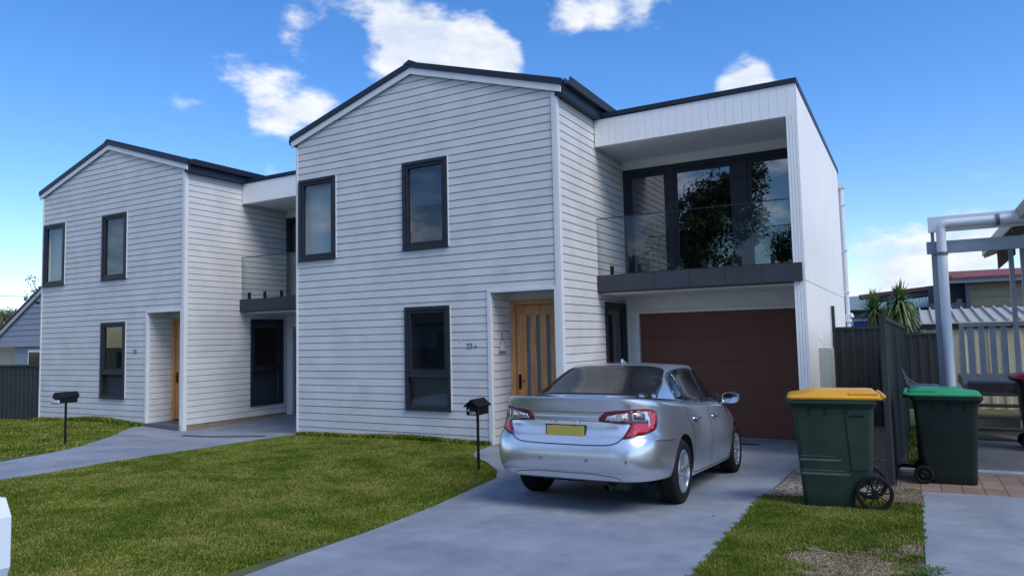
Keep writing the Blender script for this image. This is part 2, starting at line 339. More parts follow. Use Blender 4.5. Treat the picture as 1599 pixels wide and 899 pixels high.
sheet('brick_paving', 14, np.arange(8.90, 10.36, .12), lambda u, y: -.23+u*3.6, .012, m_pave)
sheet('concrete_edge_strip', 14, np.arange(10.36, 10.57, .05), lambda u, y: -.22+u*3.6, .03, mat('pale_concrete', (.30, .33, .34), .8, var=.15, vscale=4))
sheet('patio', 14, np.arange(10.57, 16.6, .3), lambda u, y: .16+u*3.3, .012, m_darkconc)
# gravel strip beside the house
m_grav = mat('gravel_bed', (.07, .06, .045), .95, vcol=(.16, .14, .11), vscale=40, bump=.8, bscale=60)
sheet('gravel_strip', 8, np.concatenate([np.arange(8.15, 11.4, .15), np.arange(11.55, 16, .3)]), lambda u, y: (-1.47 if y < 11.5 else -1.33)+u*(1.18 if y < 11.5 else 1.03), .008, m_grav)
# individual stones of the gravel bed (uncountable)
def stones(name, n, xa, xb, ya, yb):
    V = []; F = []; o = 0
    base = np.array([(1, 0, 0), (-1, 0, 0), (0, 1, 0), (0, -1, 0), (0, 0, 1), (0, 0, -1)], float)
    fa = [(0, 2, 4), (2, 1, 4), (1, 3, 4), (3, 0, 4), (2, 0, 5), (1, 2, 5), (3, 1, 5), (0, 3, 5)]
    X = rng.uniform(xa, xb, n); Y = rng.uniform(ya, yb, n); Z = gz(X, Y)+.014
    for i in range(n):
        s = rng.uniform(.008, .017); q = base*s*rng.uniform(.6, 1.2, 3)+rng.normal(0, .0018, (6, 3)); a = rng.uniform(0, 6.28); c, d = math.cos(a), math.sin(a)
        q = np.stack([q[:, 0]*c-q[:, 1]*d+X[i], q[:, 0]*d+q[:, 1]*c+Y[i], q[:, 2]*.7+Z[i]], 1)
        V += q.tolist(); F += [(f[0]+o, f[1]+o, f[2]+o) for f in fa]; o += 6
    b = MB(); b.v = V; b.f = F
    mm_ = mat('gravel_stone', (.09, .075, .06), .9, vcol=(.36, .32, .26), vscale=28, detail=2)
    return tag(b.build(name, mm_), 'loose pale gravel beside the driveway under the yellow lidded bin', 'gravel', kind='stuff')
stones('gravel', 9000, -1.47, -.30, 8.2, 11.3)
tag(MB().box(-300, 300, -12.5, -4.2, -1.9, -1.58).build('road', mat('asphalt', (.05, .05, .052), .9, var=.2, vscale=3)), kind='structure')

# grass blades
def grass_mat(name, c1, c2, c3):
    M_ = bpy.data.materials.new(name); M_.use_nodes = True; t = M_.node_tree; b = t.nodes['Principled BSDF']; b.inputs['Roughness'].default_value = .6; b.inputs['Specular IOR Level'].default_value = .08
    g = t.nodes.new('ShaderNodeTexCoord')
    n1 = t.nodes.new('ShaderNodeTexNoise'); n1.inputs['Scale'].default_value = 1.6; n1.inputs['Detail'].default_value = 8; n1.inputs['Roughness'].default_value = .75; t.links.new(g.outputs['Object'], n1.inputs[0])
    n2 = t.nodes.new('ShaderNodeAttribute'); n2.attribute_name = 'tone'
    ad = t.nodes.new('ShaderNodeMath'); ad.operation = 'MULTIPLY_ADD'; t.links.new(n1.outputs[0], ad.inputs[0]); ad.inputs[1].default_value = 1.25; 
    sc = t.nodes.new('ShaderNodeMath'); sc.operation = 'MULTIPLY_ADD'; t.links.new(n2.outputs['Fac'], sc.inputs[0]); sc.inputs[1].default_value = .46; sc.inputs[2].default_value = -.34
    t.links.new(sc.outputs[0], ad.inputs[2])
    r = t.nodes.new('ShaderNodeValToRGB'); t.links.new(ad.outputs[0], r.inputs[0]); e = r.color_ramp.elements
    e[0].position = .28; e[0].color = (*c1, 1); e[1].position = .52; e[1].color = (*c2, 1); x = e.new(.72); x.color = (*c3, 1)
    t.links.new(r.outputs[0], b.inputs['Base Color'])
    return M_
m_grass = grass_mat('grass_blades', (.044, .088, .006), (.104, .152, .014), (.28, .27, .075))
m_dry = grass_mat('thatch_blades', (.15, .115, .07), (.30, .24, .15), (.46, .39, .28))
def grass(name, label, n, xa, xb, ya, yb, inside, h=(.02, .045), w=.0045, material=None, power=1.3):
    X = rng.uniform(xa, xb, n*2); Y = rng.uniform(ya, yb, n*2)
    d = np.hypot(X, Y); keep = rng.uniform(0, 1, n*2) < np.clip((4.0/d)**power, 0, 1)
    keep &= inside(X, Y); X = X[keep]; Y = Y[keep]; k = len(X); Z = gz(X, Y)
    a = rng.uniform(0, 2*math.pi, k); hh = rng.uniform(h[0], h[1], k); ww = w*(1+np.hypot(X, Y)/9)*rng.uniform(.7, 1.4, k)
    lean = rng.uniform(.1, .9, k)*hh; la = rng.uniform(0, 2*math.pi, k)
    # patchy height
    hh *= .75+.5*(np.sin(X*2.1+np.sin(Y*1.7)*1.3)*np.sin(Y*2.6+X*.7)*.5+.5)
    V = np.empty((k, 3, 3), np.float32)
    V[:, 0] = np.stack([X-np.cos(a)*ww, Y-np.sin(a)*ww, Z], 1); V[:, 1] = np.stack([X+np.cos(a)*ww, Y+np.sin(a)*ww, Z], 1)
    V[:, 2] = np.stack([X+np.cos(la)*lean, Y+np.sin(la)*lean, Z+hh], 1)
    me = bpy.data.meshes.new(name); me.vertices.add(k*3); me.vertices.foreach_set('co', V.ravel())
    me.loops.add(k*3); me.loops.foreach_set('vertex_index', np.arange(k*3, dtype=np.int32)); me.polygons.add(k); me.polygons.foreach_set('loop_start', np.arange(0, k*3, 3, dtype=np.int32))
    me.update(calc_edges=True)
    at = me.attributes.new('tone', 'FLOAT', 'FACE'); at.data.foreach_set('value', rng.uniform(0, 1, k).astype(np.float32))
    me.materials.append(material or m_grass)
    o = bpy.data.objects.new(name, me); C.objects.link(o); return tag(o, label, 'grass', kind='stuff')
vdr = np.vectorize(dr); vlr = np.vectorize(lr); vdl = np.vectorize(dl); vll = np.vectorize(ll)
def bare(X, Y):   # worn patch on the right verge
    w = sum(a_*np.sin(X*f_*math.cos(t_)+Y*f_*math.sin(t_)+p_+1.5*np.sin(X*f_*.4+Y*f_*.5)) for a_, f_, t_, p_ in ((.34, 4.1, .4, 0), (.28, 7.3, 1.9, 1), (.24, 12.7, 2.9, 2), (.20, 21.1, .9, 3), (.16, 33.3, 2.2, 4)))
    return ((X+.34)/.52)**2+((Y-5.6)/.95)**2 + w
grass('lawn_grass', 'mown green lawn between the two concrete driveways in front of the nearer house', 1150000, -10.6, -4.2, 1.8, 10.0,
      lambda X, Y: (X > vlr(Y)+.02*np.sin(Y*9)) & (X < vdl(Y)+.015*np.sin(Y*14)-.0) & (Y < 9.965), h=(.012, .030), w=.0034)
grass('lawn_grass', 'green grass left of the farther driveway around the left mailbox', 260000, -24, -12.2, 3.0, 10.0, lambda X, Y: (X < vll(Y)) & (Y < 9.95), h=(.02, .05), w=.0055, power=.6)
grass('verge_grass', 'patchy green grass strip between the driveway and the right concrete slab', 430000, -1.56, .03, 3.0, 8.45,
      lambda X, Y: (X > vdr(Y)+.012*np.sin(Y*17)+.015*np.sin(Y*31+1)+rng.exponential(.02, X.shape)-.02) & (X < .0+.01*np.sin(Y*23)-rng.exponential(.012, X.shape)+.015) & (Y < 8.3+.10*np.sin(X*6)+rng.normal(0, .05, X.shape)) & (bare(X, Y) > .9+rng.uniform(-.55, .55, X.shape)), h=(.012, .038), w=.0033, power=.9)
grass('dry_grass', 'worn brown thatch on the verge in front of the yellow lidded bin', 130000, -1.2, .0, 4.6, 7.5, lambda X, Y: bare(X, Y) < 1.3, h=(.005, .018), w=.005, material=m_dry, power=.8)
grass('side_grass', 'rough grass between the dark side fence and the green lidded bin', 9000, -.1, .35, 10.6, 15, lambda X, Y: X > -1, h=(.02, .05), w=.007, power=.4)
grass('edge_grass', 'dry grass and weeds at the foot of the side fence beside the paving', 9000, -.3, .0, 8.0, 8.98, lambda X, Y: X > -2, h=(.02, .06), w=.005, material=m_dry, power=.4)
grass('broadleaf_clumps', 'scattered taller darker grass clumps in the lawn', 16000, -10.4, -4.2, 2.5, 9.9,
      lambda X, Y: (X > vlr(Y)+.05) & (X < vdl(Y)-.03) & ((np.sin(X*5.3+2*np.sin(Y*3.1))*np.sin(Y*4.7+1.5*np.sin(X*3.7))) > .86), h=(.03, .055), w=.005)
# long grass against the facade
grass('wall_grass', 'longer grass tufts along the foot of the near front wall', 5000, -10.3, -6.0, 9.85, 9.97, lambda X, Y: X < vdl(Y)-.05, h=(.04, .10), w=.006, power=.3)
grass('wall_grass', 'longer grass tufts along the foot of the far front wall', 5000, -19.4, -15.1, 9.8, 9.96, lambda X, Y: X > -30, h=(.05, .13), w=.008, power=.3)

# ------------------------------------------------------------------ townhouses
EXPO, Z0 = .1318, -1.7218
def boards(b, org, u, n, ua, ub, ztop, k0, k1, openings=(), zmin=None):
    """weatherboards: real lapped boards with a shadow gap. (u,z) plane at org, outward normal n"""
    ox, oy = org
    def P(s, z, d): return (ox+u[0]*s+n[0]*d, oy+u[1]*s+n[1]*d, z)
    for k in range(k0, k1):
        z0 = Z0+k*EXPO; z1 = z0+EXPO
        cuts = sorted({z0, z1} | {z for o in openings for z in (o[2], o[3]) if z0+1e-4 < z < z1-1e-4})
        for za, zb in zip(cuts[:-1], cuts[1:]):
            zm = (za+zb)/2; iv = [(ua, ub, ua, ub)]
            if ztop:
                l0, r0 = ztop(za); l1, r1 = ztop(zb)
                if r0-l0 < .02: continue
                if r1 < l1: l1 = r1 = (l0+r0)/2
                iv = [(max(ua, l0), min(ub, r0), max(ua, l1), min(ub, r1))]
            for o in openings:
                if o[2] < zm < o[3]:
                    nv = []
                    for a, c, a2, c2 in iv:
                        if o[1] <= a or o[0] >= c: nv.append((a, c, a2, c2)); continue
                        if o[0] > a+1e-3: nv.append((a, o[0], a2, o[0]))
                        if o[1] < c-1e-3: nv.append((o[1], c, o[1], c2))
                    iv = nv
            dep = lambda z: .013+.007*(1-(z-z0)/EXPO)
            GAP = .0115
            for a, c, a2, c2 in iv:
                zt = min(zb, z1-GAP)
                if zt > za:
                    b.quad(P(a, za, dep(za)), P(c, za, dep(za)), P(c2, zt, dep(zt)), P(a2, zt, dep(zt)))
                if abs(zb-z1) < 1e-6:
                    zt = max(za, z1-GAP)
                    b.quad(P(a2, zt, .013), P(c2, zt, .013), P(c2, zt, -.030), P(a2, zt, -.030))
                    b.quad(P(a2, zt, -.030), P(c2, zt, -.030), P(c2, z1, -.030), P(a2, z1, -.030))
                    b.quad(P(a2, z1, -.030), P(c2, z1, -.030), P(c2, z1, .020), P(a2, z1, .020))
def window(parent, org, u, n, ua, ub, za, zb, label=None, transom=None, blind=None, lower_blind=None, glass=None, room_d=.55, name='window', proud=.055):
    """window unit in plane; children: sash, pane, blind"""
    ox, oy = org
    def P(s, z, d): return (ox+u[0]*s+n[0]*d, oy+u[1]*s+n[1]*d, z)
    def bx(b, s0, s1, z0, z1, d0, d1):
        v = [P(s, z, d) for z in (z0, z1) for d in (d0, d1) for s in (s0, s1)]
        b.add(v, [(0, 2, 3, 1), (4, 5, 7, 6), (0, 1, 5, 4), (2, 6, 7, 3), (0, 4, 6, 2), (1, 3, 7, 5)])
    fwid = .062
    f = MB(); bx(f, ua, ub, zb-fwid, zb, -.06, proud); bx(f, ua, ub, za, za+fwid, -.06, proud); bx(f, ua, ua+fwid, za+fwid, zb-fwid, -.06, proud-.001); bx(f, ub-fwid, ub, za+fwid, zb-fwid, -.06, proud-.001)
    bx(f, ua-.006, ub+.006, za-.012, za+.012, -.02, proud+.012)
    if transom is not None: bx(f, ua+fwid, ub-fwid, transom-.035, transom+.035, -.05, proud-.008)
    fo = f.build(name, m_char, parent, bevel=.004, label=label)
    t_ = MB(); bx(t_, ub+.0005, ub+.014, za, zb, -.02, proud-.022); t_.build('trim', m_trim, fo)
    z_s = transom+.035 if transom is not None else za+fwid
    sb = MB(); sw = .05; s0, s1, q0, q1 = ua+fwid+.004, ub-fwid-.004, z_s+.004, zb-fwid-.004
    bx(sb, s0, s1, q1-sw, q1, -.03, proud-.018); bx(sb, s0, s1, q0, q0+sw, -.03, proud-.018); bx(sb, s0, s0+sw, q0+sw, q1-sw, -.03, proud-.019); bx(sb, s1-sw, s1, q0+sw, q1-sw, -.03, proud-.019)
    sb.build('sash', m_char, fo, bevel=.003)
    g = MB(); g.quad(P(s0+sw-.002, q0+sw-.002, .0), P(s1-sw+.002, q0+sw-.002, .0), P(s1-sw+.002, q1-sw+.002, .0), P(s0+sw-.002, q1-sw+.002, .0)); g.build('pane', glass or m_glass, fo)
    if transom is not None:
        g = MB(); g.quad(P(ua+fwid-.002, za+fwid-.002, .004), P(ub-fwid+.002, za+fwid-.002, .004), P(ub-fwid+.002, transom-.03, .004), P(ua+fwid-.002, transom-.03, .004)); g.build('pane', glass or m_glass, fo)
    # the dark room behind
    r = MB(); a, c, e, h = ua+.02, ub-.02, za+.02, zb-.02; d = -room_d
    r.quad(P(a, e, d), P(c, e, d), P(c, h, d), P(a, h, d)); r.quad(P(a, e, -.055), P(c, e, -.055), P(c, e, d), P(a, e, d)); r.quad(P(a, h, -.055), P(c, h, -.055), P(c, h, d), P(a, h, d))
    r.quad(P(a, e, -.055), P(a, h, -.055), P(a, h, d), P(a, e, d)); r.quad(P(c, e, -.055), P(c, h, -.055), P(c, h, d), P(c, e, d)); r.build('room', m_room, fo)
    def bl(s0, s1, z0, z1, mt, d=-.11):
        q = MB(); bx(q, s0, s1, z0, z1, d-.006, d); q.build('blind', mt, fo)
    if blind: bl(ua+.05, ub-.05, za+(zb-za)*blind[1], zb-.06, blind[0], -.12)
    if lower_blind: bl(ua+.06, ub-.06, za+.06, transom+.02, lower_blind)
    return fo

def grooved(b, x0, x1, z0f, z1f, y, step, gap=.006, depth=.006):
    """vertical tongue and groove boards in the plane y (facing -y); z0f/z1f functions of x"""
    x = x0
    while x < x1-1e-3:
        e = min(x+step, x1); g = e-gap if e < x1-1e-3 else e
        b.quad((x, y, z0f(x)), (g, y, z0f(g)), (g, y, z1f(g)), (x, y, z1f(x)))
        if g < e:
            b.quad((g, y, z0f(g)), (g, y+depth, z0f(g)), (g, y+depth, z1f(g)), (g, y, z1f(g))); b.quad((g, y+depth, z0f(g)), (e, y+depth, z0f(e)), (e, y+depth, z1f(e)), (g, y+depth, z1f(g))); b.quad((e, y+depth, z0f(e)), (e, y, z0f(e)), (e, y, z1f(e)), (e, y+depth, z1f(e)))
        x = e

XL, XR, XP, XO = -10.38, -4.72, -1.51, -1.346
RIDGE, WT = -7.55, 3.83
def house(ox, near):
    root = empty('townhouse', (ox, 10, -1.8))
    def Bld(b, *a, **k):
        o = b.build(*a, **k)
        return o
    # everything below is modelled in world coordinates of the near house, then shifted by the root
    made = []
    base = Vector((0, 10, -1.8))
    zb = -1.86 if near else -1.98
    slope = .3025
    ztop = lambda z: (RIDGE-(4.84-z)/slope, RIDGE+(4.84-z)/slope) if z > 3.8 else (-99, 99)
    alc = (-6.02, -4.76, -3, .775)
    wins = [(-10.305, -9.36, 1.575, 3.155), (-7.765, -6.805, 1.59, 3.15), (-7.745, -6.795, -1.195, .578)]
    b = MB(); boards(b, (0, 10), (1, 0), (0, -1), XL+.02, XR-.03, ztop, -1 if near else -1, 50, wins+[alc])
    o = b.build('front_wall', m_board, root)
    # side wall facing +x
    sw_ = (11.76, 12.76, -1.20, .60) if near else (11.76, 12.76, -1.47, .59)
    b = MB(); boards(b, (XR, 0), (0, 1), (1, 0), 10.03, 12.88, None, -1 if near else 0, 42, [sw_])
    if near is False:
        pass
    b.build('side_wall', m_board, root)
    # alcove
    b = MB(); boards(b, (-6.0, 0), (0, 1), (1, 0), 10.03, 10.62, None, -1, 19); b.build('porch_side_wall', m_board, root)
    b = MB(); b.box(-6.02, -4.80, 10.6, 10.75, .64, .90); b.box(-6.03, -4.78, 10.01, 10.6, .775, .80); b.box(-6.02, -5.97, 10.6, 10.70, zb, .64)
    b.box(-4.83, -4.80, 10.03, 10.75, zb, .775); b.build('porch_lining', m_header, root)
    b = MB(); b.box(-6.0, -4.80, 9.93, 10.72, zb-.1, -1.72); b.build('porch_step', mat('porch_step_tile', (.09, .09, .10), .7, var=.1), root, bevel=.01)
    # front door
    fr = MB(); fr.box(-5.968, -5.885, 10.585, 10.72, -1.70, .64); fr.box(-5.885, -4.835, 10.585, 10.72, .555, .64); fr.box(-4.90, -4.832, 10.585, 10.72, -1.70, .555)
    d = MB(); fz = .55
    xs_ = [-5.88, -5.685, -5.615, -5.495, -5.425, -5.305, -5.235, -5.115, -5.045, -4.905]
    for i in range(0, 9, 2): d.box(xs_[i], xs_[i+1], 10.635, 10.68, -1.45, .385)
    d.box(-5.88, -4.905, 10.635, 10.68, .385, fz); d.box(-5.88, -4.905, 10.635, 10.68, -1.69, -1.45)
    door = d.build('front_door', m_wood, root, bevel=.003)
    fr.build('door_frame', m_wood, door, bevel=.004)
    g = MB()
    for i in range(1, 8, 2): g.box(xs_[i], xs_[i+1], 10.652, 10.664, -1.45, .385)
    g.build('glass_strips', m_frost, door)
    h = MB(); h.box(-5.845, -5.80, 10.618, 10.6345, -.86, -.62); h.tube([(-5.822, 10.618, -.72), (-5.822, 10.575, -.72), (-5.70, 10.57, -.72)], .009, 8); h.build('door_handle', m_black, door)
    # windows
    if near:
        w = [window(root, (0, 10), (1, 0), (0, -1), *wins[0], blind=(m_blind, 0.03), label='upper window at the left corner with a pale blind behind the glass'),
             window(root, (0, 10), (1, 0), (0, -1), *wins[1], blind=(m_blind2, .50), label='upper middle window with a part lowered grey blind'),
             window(root, (0, 10), (1, 0), (0, -1), *wins[2], transom=-.61, lower_blind=m_blind2, label='tall ground floor window with a fixed lower pane')]
    else:
        w = [window(root, (0, 10), (1, 0), (0, -1), *wins[0], blind=(m_blind, 0.03), label='upper window at the left corner with a pale blind behind the glass'),
             window(root, (0, 10), (1, 0), (0, -1), *wins[1], blind=(m_blind2, .03), label='upper middle window with clear dark glass'),
             window(root, (0, 10), (1, 0), (0, -1), *wins[2], transom=-.61, lower_blind=m_blind2, label='tall ground floor window with a fixed lower pane')]
    window(root, (XR, 0), (0, 1), (1, 0), *sw_, transom=-.62, lower_blind=m_blind2, label='tall dark window beside the garage door')
    # corner trims, barge boards
    b = MB(); b.box(XR-.075, XR+.002, 9.966, 10.03, .79, 3.87); b.box(XR-.105, XR+.002, 9.966, 10.03, zb, .79); b.box(XR-.02, XR+.028, 9.969, 10.055, zb, 3.85)
    b.box(-6.055, -5.985, 9.967, 10.05, zb, .80); b.box(-5.985, XR-.105, 9.966, 10.03, .745, .80)
    b.build('corner_trim', m_trim, root, bevel=.003)
    b = MB(); b.box(XL-.01, XL+.032, 9.966, 10.06, zb, 3.83); b.build('corner_trim', m_trim, root, bevel=.003)
    yb = 9.935; e = 2.945
    for sx in (-1, 1):
        xa, xe = RIDGE, RIDGE+sx*e
        b = MB(); b.prism([(xa, yb, 4.735), (xa, yb, 4.848), (xe, yb, 4.848-slope*e), (xe, yb, 4.735-slope*e)], (0, .03, 0)); b.build('barge_board', m_trim, root)
    # roof planes with standing ribs, dark edge
    yb2 = 9.915; ye = 18.9
    for sx in (-1, 1):
        xa, xe = RIDGE, RIDGE+sx*(e+.02); dz = -slope*(e+.02)
        b = MB(); b.prism([(xa, yb2, 4.850), (xa, yb2, 4.955), (xe, yb2, 4.955+dz), (xe, yb2, 4.850+dz)], (0, ye-yb2, 0))
        y = yb2+.25
        while y < ye: b.prism([(xa, y, 4.95), (xa, y, 4.975), (xe, y, 4.975+dz), (xe, y, 4.95+dz)], (0, .03, 0)); y += .25
        b.build('roof', m_roof, root)
    b = MB(); b.prism([(RIDGE-.13, yb2-.006, 4.925), (RIDGE, yb2-.006, 4.985), (RIDGE+.13, yb2-.006, 4.925), (RIDGE, yb2-.006, 4.90)], (0, ye-yb2, 0)); b.build('ridge_cap', m_roof, root)
    # gutters
    for sx, x in ((1, XR+.16), (-1, XL-.09)):
        b = MB(); z = 4.07 if sx > 0 else 4.01
        g0 = (x, yb2+.04, z); w_ = .12*sx
        b.prism([(x, yb2+.05, z-.115), (x+w_*.75, yb2+.05, z-.115), (x+w_, yb2+.05, z), (x+w_*.9, yb2+.05, z), (x+w_*.68, yb2+.05, z-.10), (x+.01*sx, yb2+.05, z-.10), (x+.01*sx, yb2+.05, z)], (0, ye-yb2-.1, 0))
        b.build('gutter', m_roof, root)
    b = MB(); b.box(XR+.001, XR+.155, 9.96, 18.85, 3.80, 3.965); b.build('eave_fascia', m_roof, root)
    # left, rear and inner walls
    b = MB(); b.box(XL, XL+.1, 10.06, 18.7, zb, 3.85); b.box(XL, XO, 18.66, 18.76, zb, 3.80); b.box(XR-.09, XR-.03, 12.95, 18.66, 3.3, 3.83); b.build('rear_wall', m_render, root)
    # wing: fascia, pillar, right wall
    zc = lambda x: 3.80+(x-XR)/(XO-XR)*.02
    b = MB(); grooved(b, XR+.03, XO, lambda x: 3.325 if x < XP-.0 else 3.325, zc, 11.50, .1335); b.quad((XR+.03, 11.5, 3.325), (XP, 11.5, 3.325), (XP, 11.62, 3.325), (XR+.03, 11.62, 3.325))
    b.build('fascia', m_white, root)
    b = MB(); grooved(b, XP, XO, lambda x: zb, lambda x: 3.3245, 11.50, .043, .007, .012)
    b.quad((XP, 11.5, zb), (XP, 12.9, zb), (XP, 12.9, 3.4), (XP, 11.5, 3.4)); b.build('pillar', m_white, root)
    b = MB(); b.box(XP+.03, XO, 11.514, 18.76, .783, 3.80); b.box(XP+.03, XO-.012, 11.52, 18.75, .765, .783); b.box(XP+.03, XO, 11.514, 18.76, zb, .765); b.build('right_wall', m_render, root)
    b = MB(); b.box(XR+.03, XO+.012, 11.475, 11.60, 3.822, 3.90); b.box(XO-.10, XO+.012, 11.6005, 18.78, 3.802, 3.91); b.box(XO-.0995, XO+.012, 11.6, 11.7, 3.802, 3.8205); b.box(XR+.03, XO-.1, 11.6, 11.65, 3.80, 3.8995)
    b.build('parapet_cap', m_roof, root)
    b = MB(); b.box(XR+.16, XO-.1, 11.65, 18.66, 3.70, 3.74); b.build('wing_roof', m_roof, root)
    b = MB(); b.box(XR+.02, XP, 11.51, 12.95, 3.34, 3.37); b.build('soffit', m_soffit, root)
    # balcony
    b = MB(); x = XR+.035; n_ = 6; xe_ = XO+.0-.03; cut = [XR+.012, -4.245, -3.68, -3.10, -2.515, -1.965, -1.378]
    for a, c in zip(cut[:-1], cut[1:]): b.box(a+.0025, c-.0025, 11.44, 11.4605, .765, 1.045)
    b.box(cut[0]+.004, cut[-1]-.004, 11.4606, 11.6, .768, 1.042); b.build('balcony_edge', m_band, root)
    b = MB(); b.box(XR+.03, XP-.002, 11.6, 12.94, .74, 1.03); b.build('balcony_floor', mat('balcony_floor_tile', (.16, .165, .17), .6), root)
    b = MB(); b.box(XR+.005, XP-.003, 11.60, 12.9, .715, .739); b.build('balcony_underside', m_header, root)
    bal = empty('balustrade'); bal.parent = root
    for i, (a, c) in enumerate(((-4.70, -3.655), (-3.635, -2.59), (-2.57, -1.53))):
        g = MB(); g.box(a, c, 11.492, 11.504, 1.06, 2.03)
        g.build('glass_panel', m_balu, bal)
    g = MB(); g.box(-4.70, -1.53, 11.488, 11.508, 2.031, 2.045); g.build('handrail', m_char, bal)
    for x in ((-4.44, -3.92, -3.38, -2.85, -2.3, -1.8) if not near else (-4.44, -3.95, -3.38, -2.86, -2.3, -1.8)):
        g = MB(); g.box(x-.027, x+.027, 11.47, 11.525, 1.045, 1.20); g.build('spigot', m_black, bal, bevel=.006)
    # balcony sliding doors
    YB = 12.88
    b = MB(); b.box(XR-.06, XR+.03, YB+.001, YB+.12, 1.0, 3.36); b.box(XR+.0301, XP, YB, YB+.1, 3.165, 3.36); b.build('balcony_back_wall', m_soffit, root)
    dr_ = MB(); T, B0 = 3.165, 1.03
    dr_.box(XR+.03, XP, YB-.02, YB+.09, T-.10, T); dr_.box(XR+.03, XP, YB-.02, YB+.09, B0, B0+.07); dr_.box(XR+.03, -4.58, YB-.02, YB+.09, B0+.07, T-.1); dr_.box(XP-.09, XP, YB-.02, YB+.09, B0+.07, T-.1)
    dr_.box(-3.83, -3.70, YB-.018, YB+.088, B0+.07, T-.1); dr_.box(-2.62, -2.38, YB-.018, YB+.088, B0+.07, T-.1)
    df = dr_.build('sliding_door', m_char, root, bevel=.004)
    for a, c in ((-4.58, -3.83), (-3.70, -2.62), (-2.38, XP-.09)):
        f = MB(); f.box(a+.003, a+.06, YB, YB+.05, B0+.075, T-.105); f.box(c-.06, c-.003, YB, YB+.05, B0+.075, T-.105); f.box(a+.06, c-.06, YB, YB+.05, T-.175, T-.105); f.box(a+.06, c-.06, YB, YB+.05, B0+.075, B0+.16)
        f.build('door_leaf', m_char, df)
        g = MB(); g.quad((a+.058, YB+.02, B0+.15), (c-.058, YB+.02, B0+.15), (c-.058, YB+.02, T-.17), (a+.058, YB+.02, T-.17)); g.build('pane', m_doorglass, df)
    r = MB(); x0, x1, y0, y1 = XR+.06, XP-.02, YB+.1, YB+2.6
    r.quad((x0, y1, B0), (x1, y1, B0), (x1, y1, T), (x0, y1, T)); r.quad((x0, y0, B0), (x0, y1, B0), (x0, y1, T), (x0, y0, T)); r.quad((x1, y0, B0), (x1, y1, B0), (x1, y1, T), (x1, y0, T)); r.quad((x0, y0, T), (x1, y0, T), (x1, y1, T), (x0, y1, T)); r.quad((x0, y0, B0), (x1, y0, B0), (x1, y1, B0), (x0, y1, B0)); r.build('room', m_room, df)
    f = MB()
    f.box(-4.50, -4.28, YB+.16, YB+.17, 1.12, 3.05); f.box(-3.98, -3.9, YB+.16, YB+.17, 1.12, 3.05); f.build('curtain', mat('dark_curtain', (.05, .06, .07), .9), df)
    # garage
    zg = -1.845 if near else -1.79
    b = MB(); b.box(XR+.02, XP, YB, YB+.1, .455, .74); b.box(XR+.022, -4.60, YB, YB+.1, zb, .455); b.build('garage_wall', m_header, root)
    b = MB(); b.box(-4.60, -4.46, YB-.035, YB+.09, zb, .455); b.box(-4.46, XP-.003, YB-.03, YB+.09, .40, .455); b.box(-4.545, -4.46, YB-.05, YB-.0355, zb, .40); b.build('garage_frame', m_trim, root, bevel=.004)
    gd = MB(); npn = 5; zt = .399; hgt = (zt-zg-.02)/npn
    for i in range(npn): gd.box(-4.458, XP-.004, YB+.03, YB+.07, zg+.02+i*hgt+.004, zg+.02+(i+1)*hgt)
    gd.box(-4.457, XP-.005, YB+.04, YB+.065, zg+.02, zt)
    go = gd.build('garage_door', m_garage, root, bevel=.003)
    b = MB(); b.box(-4.458, XP-.004, YB+.02, YB+.08, zg-.02, zg+.02); b.build('bottom_seal', mat('rubber_seal', (.22, .23, .24), .6), go)
    # skirting boards under the cladding of the side wall
    if not near:
        b = MB(); b.box(XR-.06, XR+.004, 10.0, 12.88, zb-.1, Z0-.004); b.build('skirting', m_skirt, root)
    # downpipe at the far end of the right wall
    if near:
        b = MB(); b.tube([(XO+.06, 18.70, 3.45), (XO+.06, 18.70, -1.8)], .05, 14); b.box(XO+.005, XO+.13, 18.62, 18.79, 3.42, 3.54); b.tube([(XO+.06, 18.70, .40), (XO+.06, 18.70, .20)], .085, 14)
        b.tube([(XO+.06, 18.70, .32), (XO+.16, 18.66, .36)], .06, 12)
        for z in (3.0, 1.9, .9): b.box(XO, XO+.12, 18.64, 18.76, z, z+.025)
        b.build('downpipe', m_pvc, root, smooth=True)
        b = MB(); b.box(-4.10, -4.02, 12.3, 12.5, 3.74, 4.12); b.build('roof_vent', m_roof, root)
        mbx = MB(); mbx.box(XO+.001, XO+.17, 12.74, 13.36, -1.22, -.275); mb = mbx.build('meter_box', m_meter, root, bevel=.006)
        q = MB(); q.box(XO+.1705, XO+.182, 12.77, 13.33, -1.19, -.30); q.box(XO+.182, XO+.192, 12.80, 12.82, -.8, -.72); q.build('door', m_meter, mb, bevel=.004)
        q = MB(); q.tube([(XO+.09, 13.0, -1.22), (XO+.09, 13.0, -1.85)], .02, 8); q.tube([(XO+.03, 12.9, -.275), (XO+.03, 12.9, -.15), (XO+.005, 12.9, -.12)], .012, 8); q.build('conduit', m_pvc, mb)
    # house number
    if near:
        text_obj('house_number', '1', .085, mat('white_letter', (.7, .72, .75), .4), root, (-6.60, 9.976, -.05), (R(90), 0, 0))
        text_obj('house_number', '23', .125, mat('blue_letter', (.02, .11, .28), .4), root, (-6.475, 9.976, -.155), (R(90), 0, 0))
        text_obj('house_number', 'A', .07, mat('navy_letter', (.01, .03, .08), .4), root, (-6.315, 9.976, -.15), (R(90), 0, 0))
    else:
        text_obj('house_number', '23', .135, mat('navy_letter', (.01, .03, .08), .4), root, (-6.50, 9.976, -.165), (R(90), 0, 0))
    # shift children into the root's space
    for ch in root.children:
        ch.location = Vector(ch.location)-base
    root.location = (ox, 10, -1.8)
    return root
h1 = house(0, True)
tag(h1, 'nearer grey weatherboard townhouse with the silver car in front of its brown garage door', 'house', 'two matching townhouses')
h2 = house(-9.06, False)
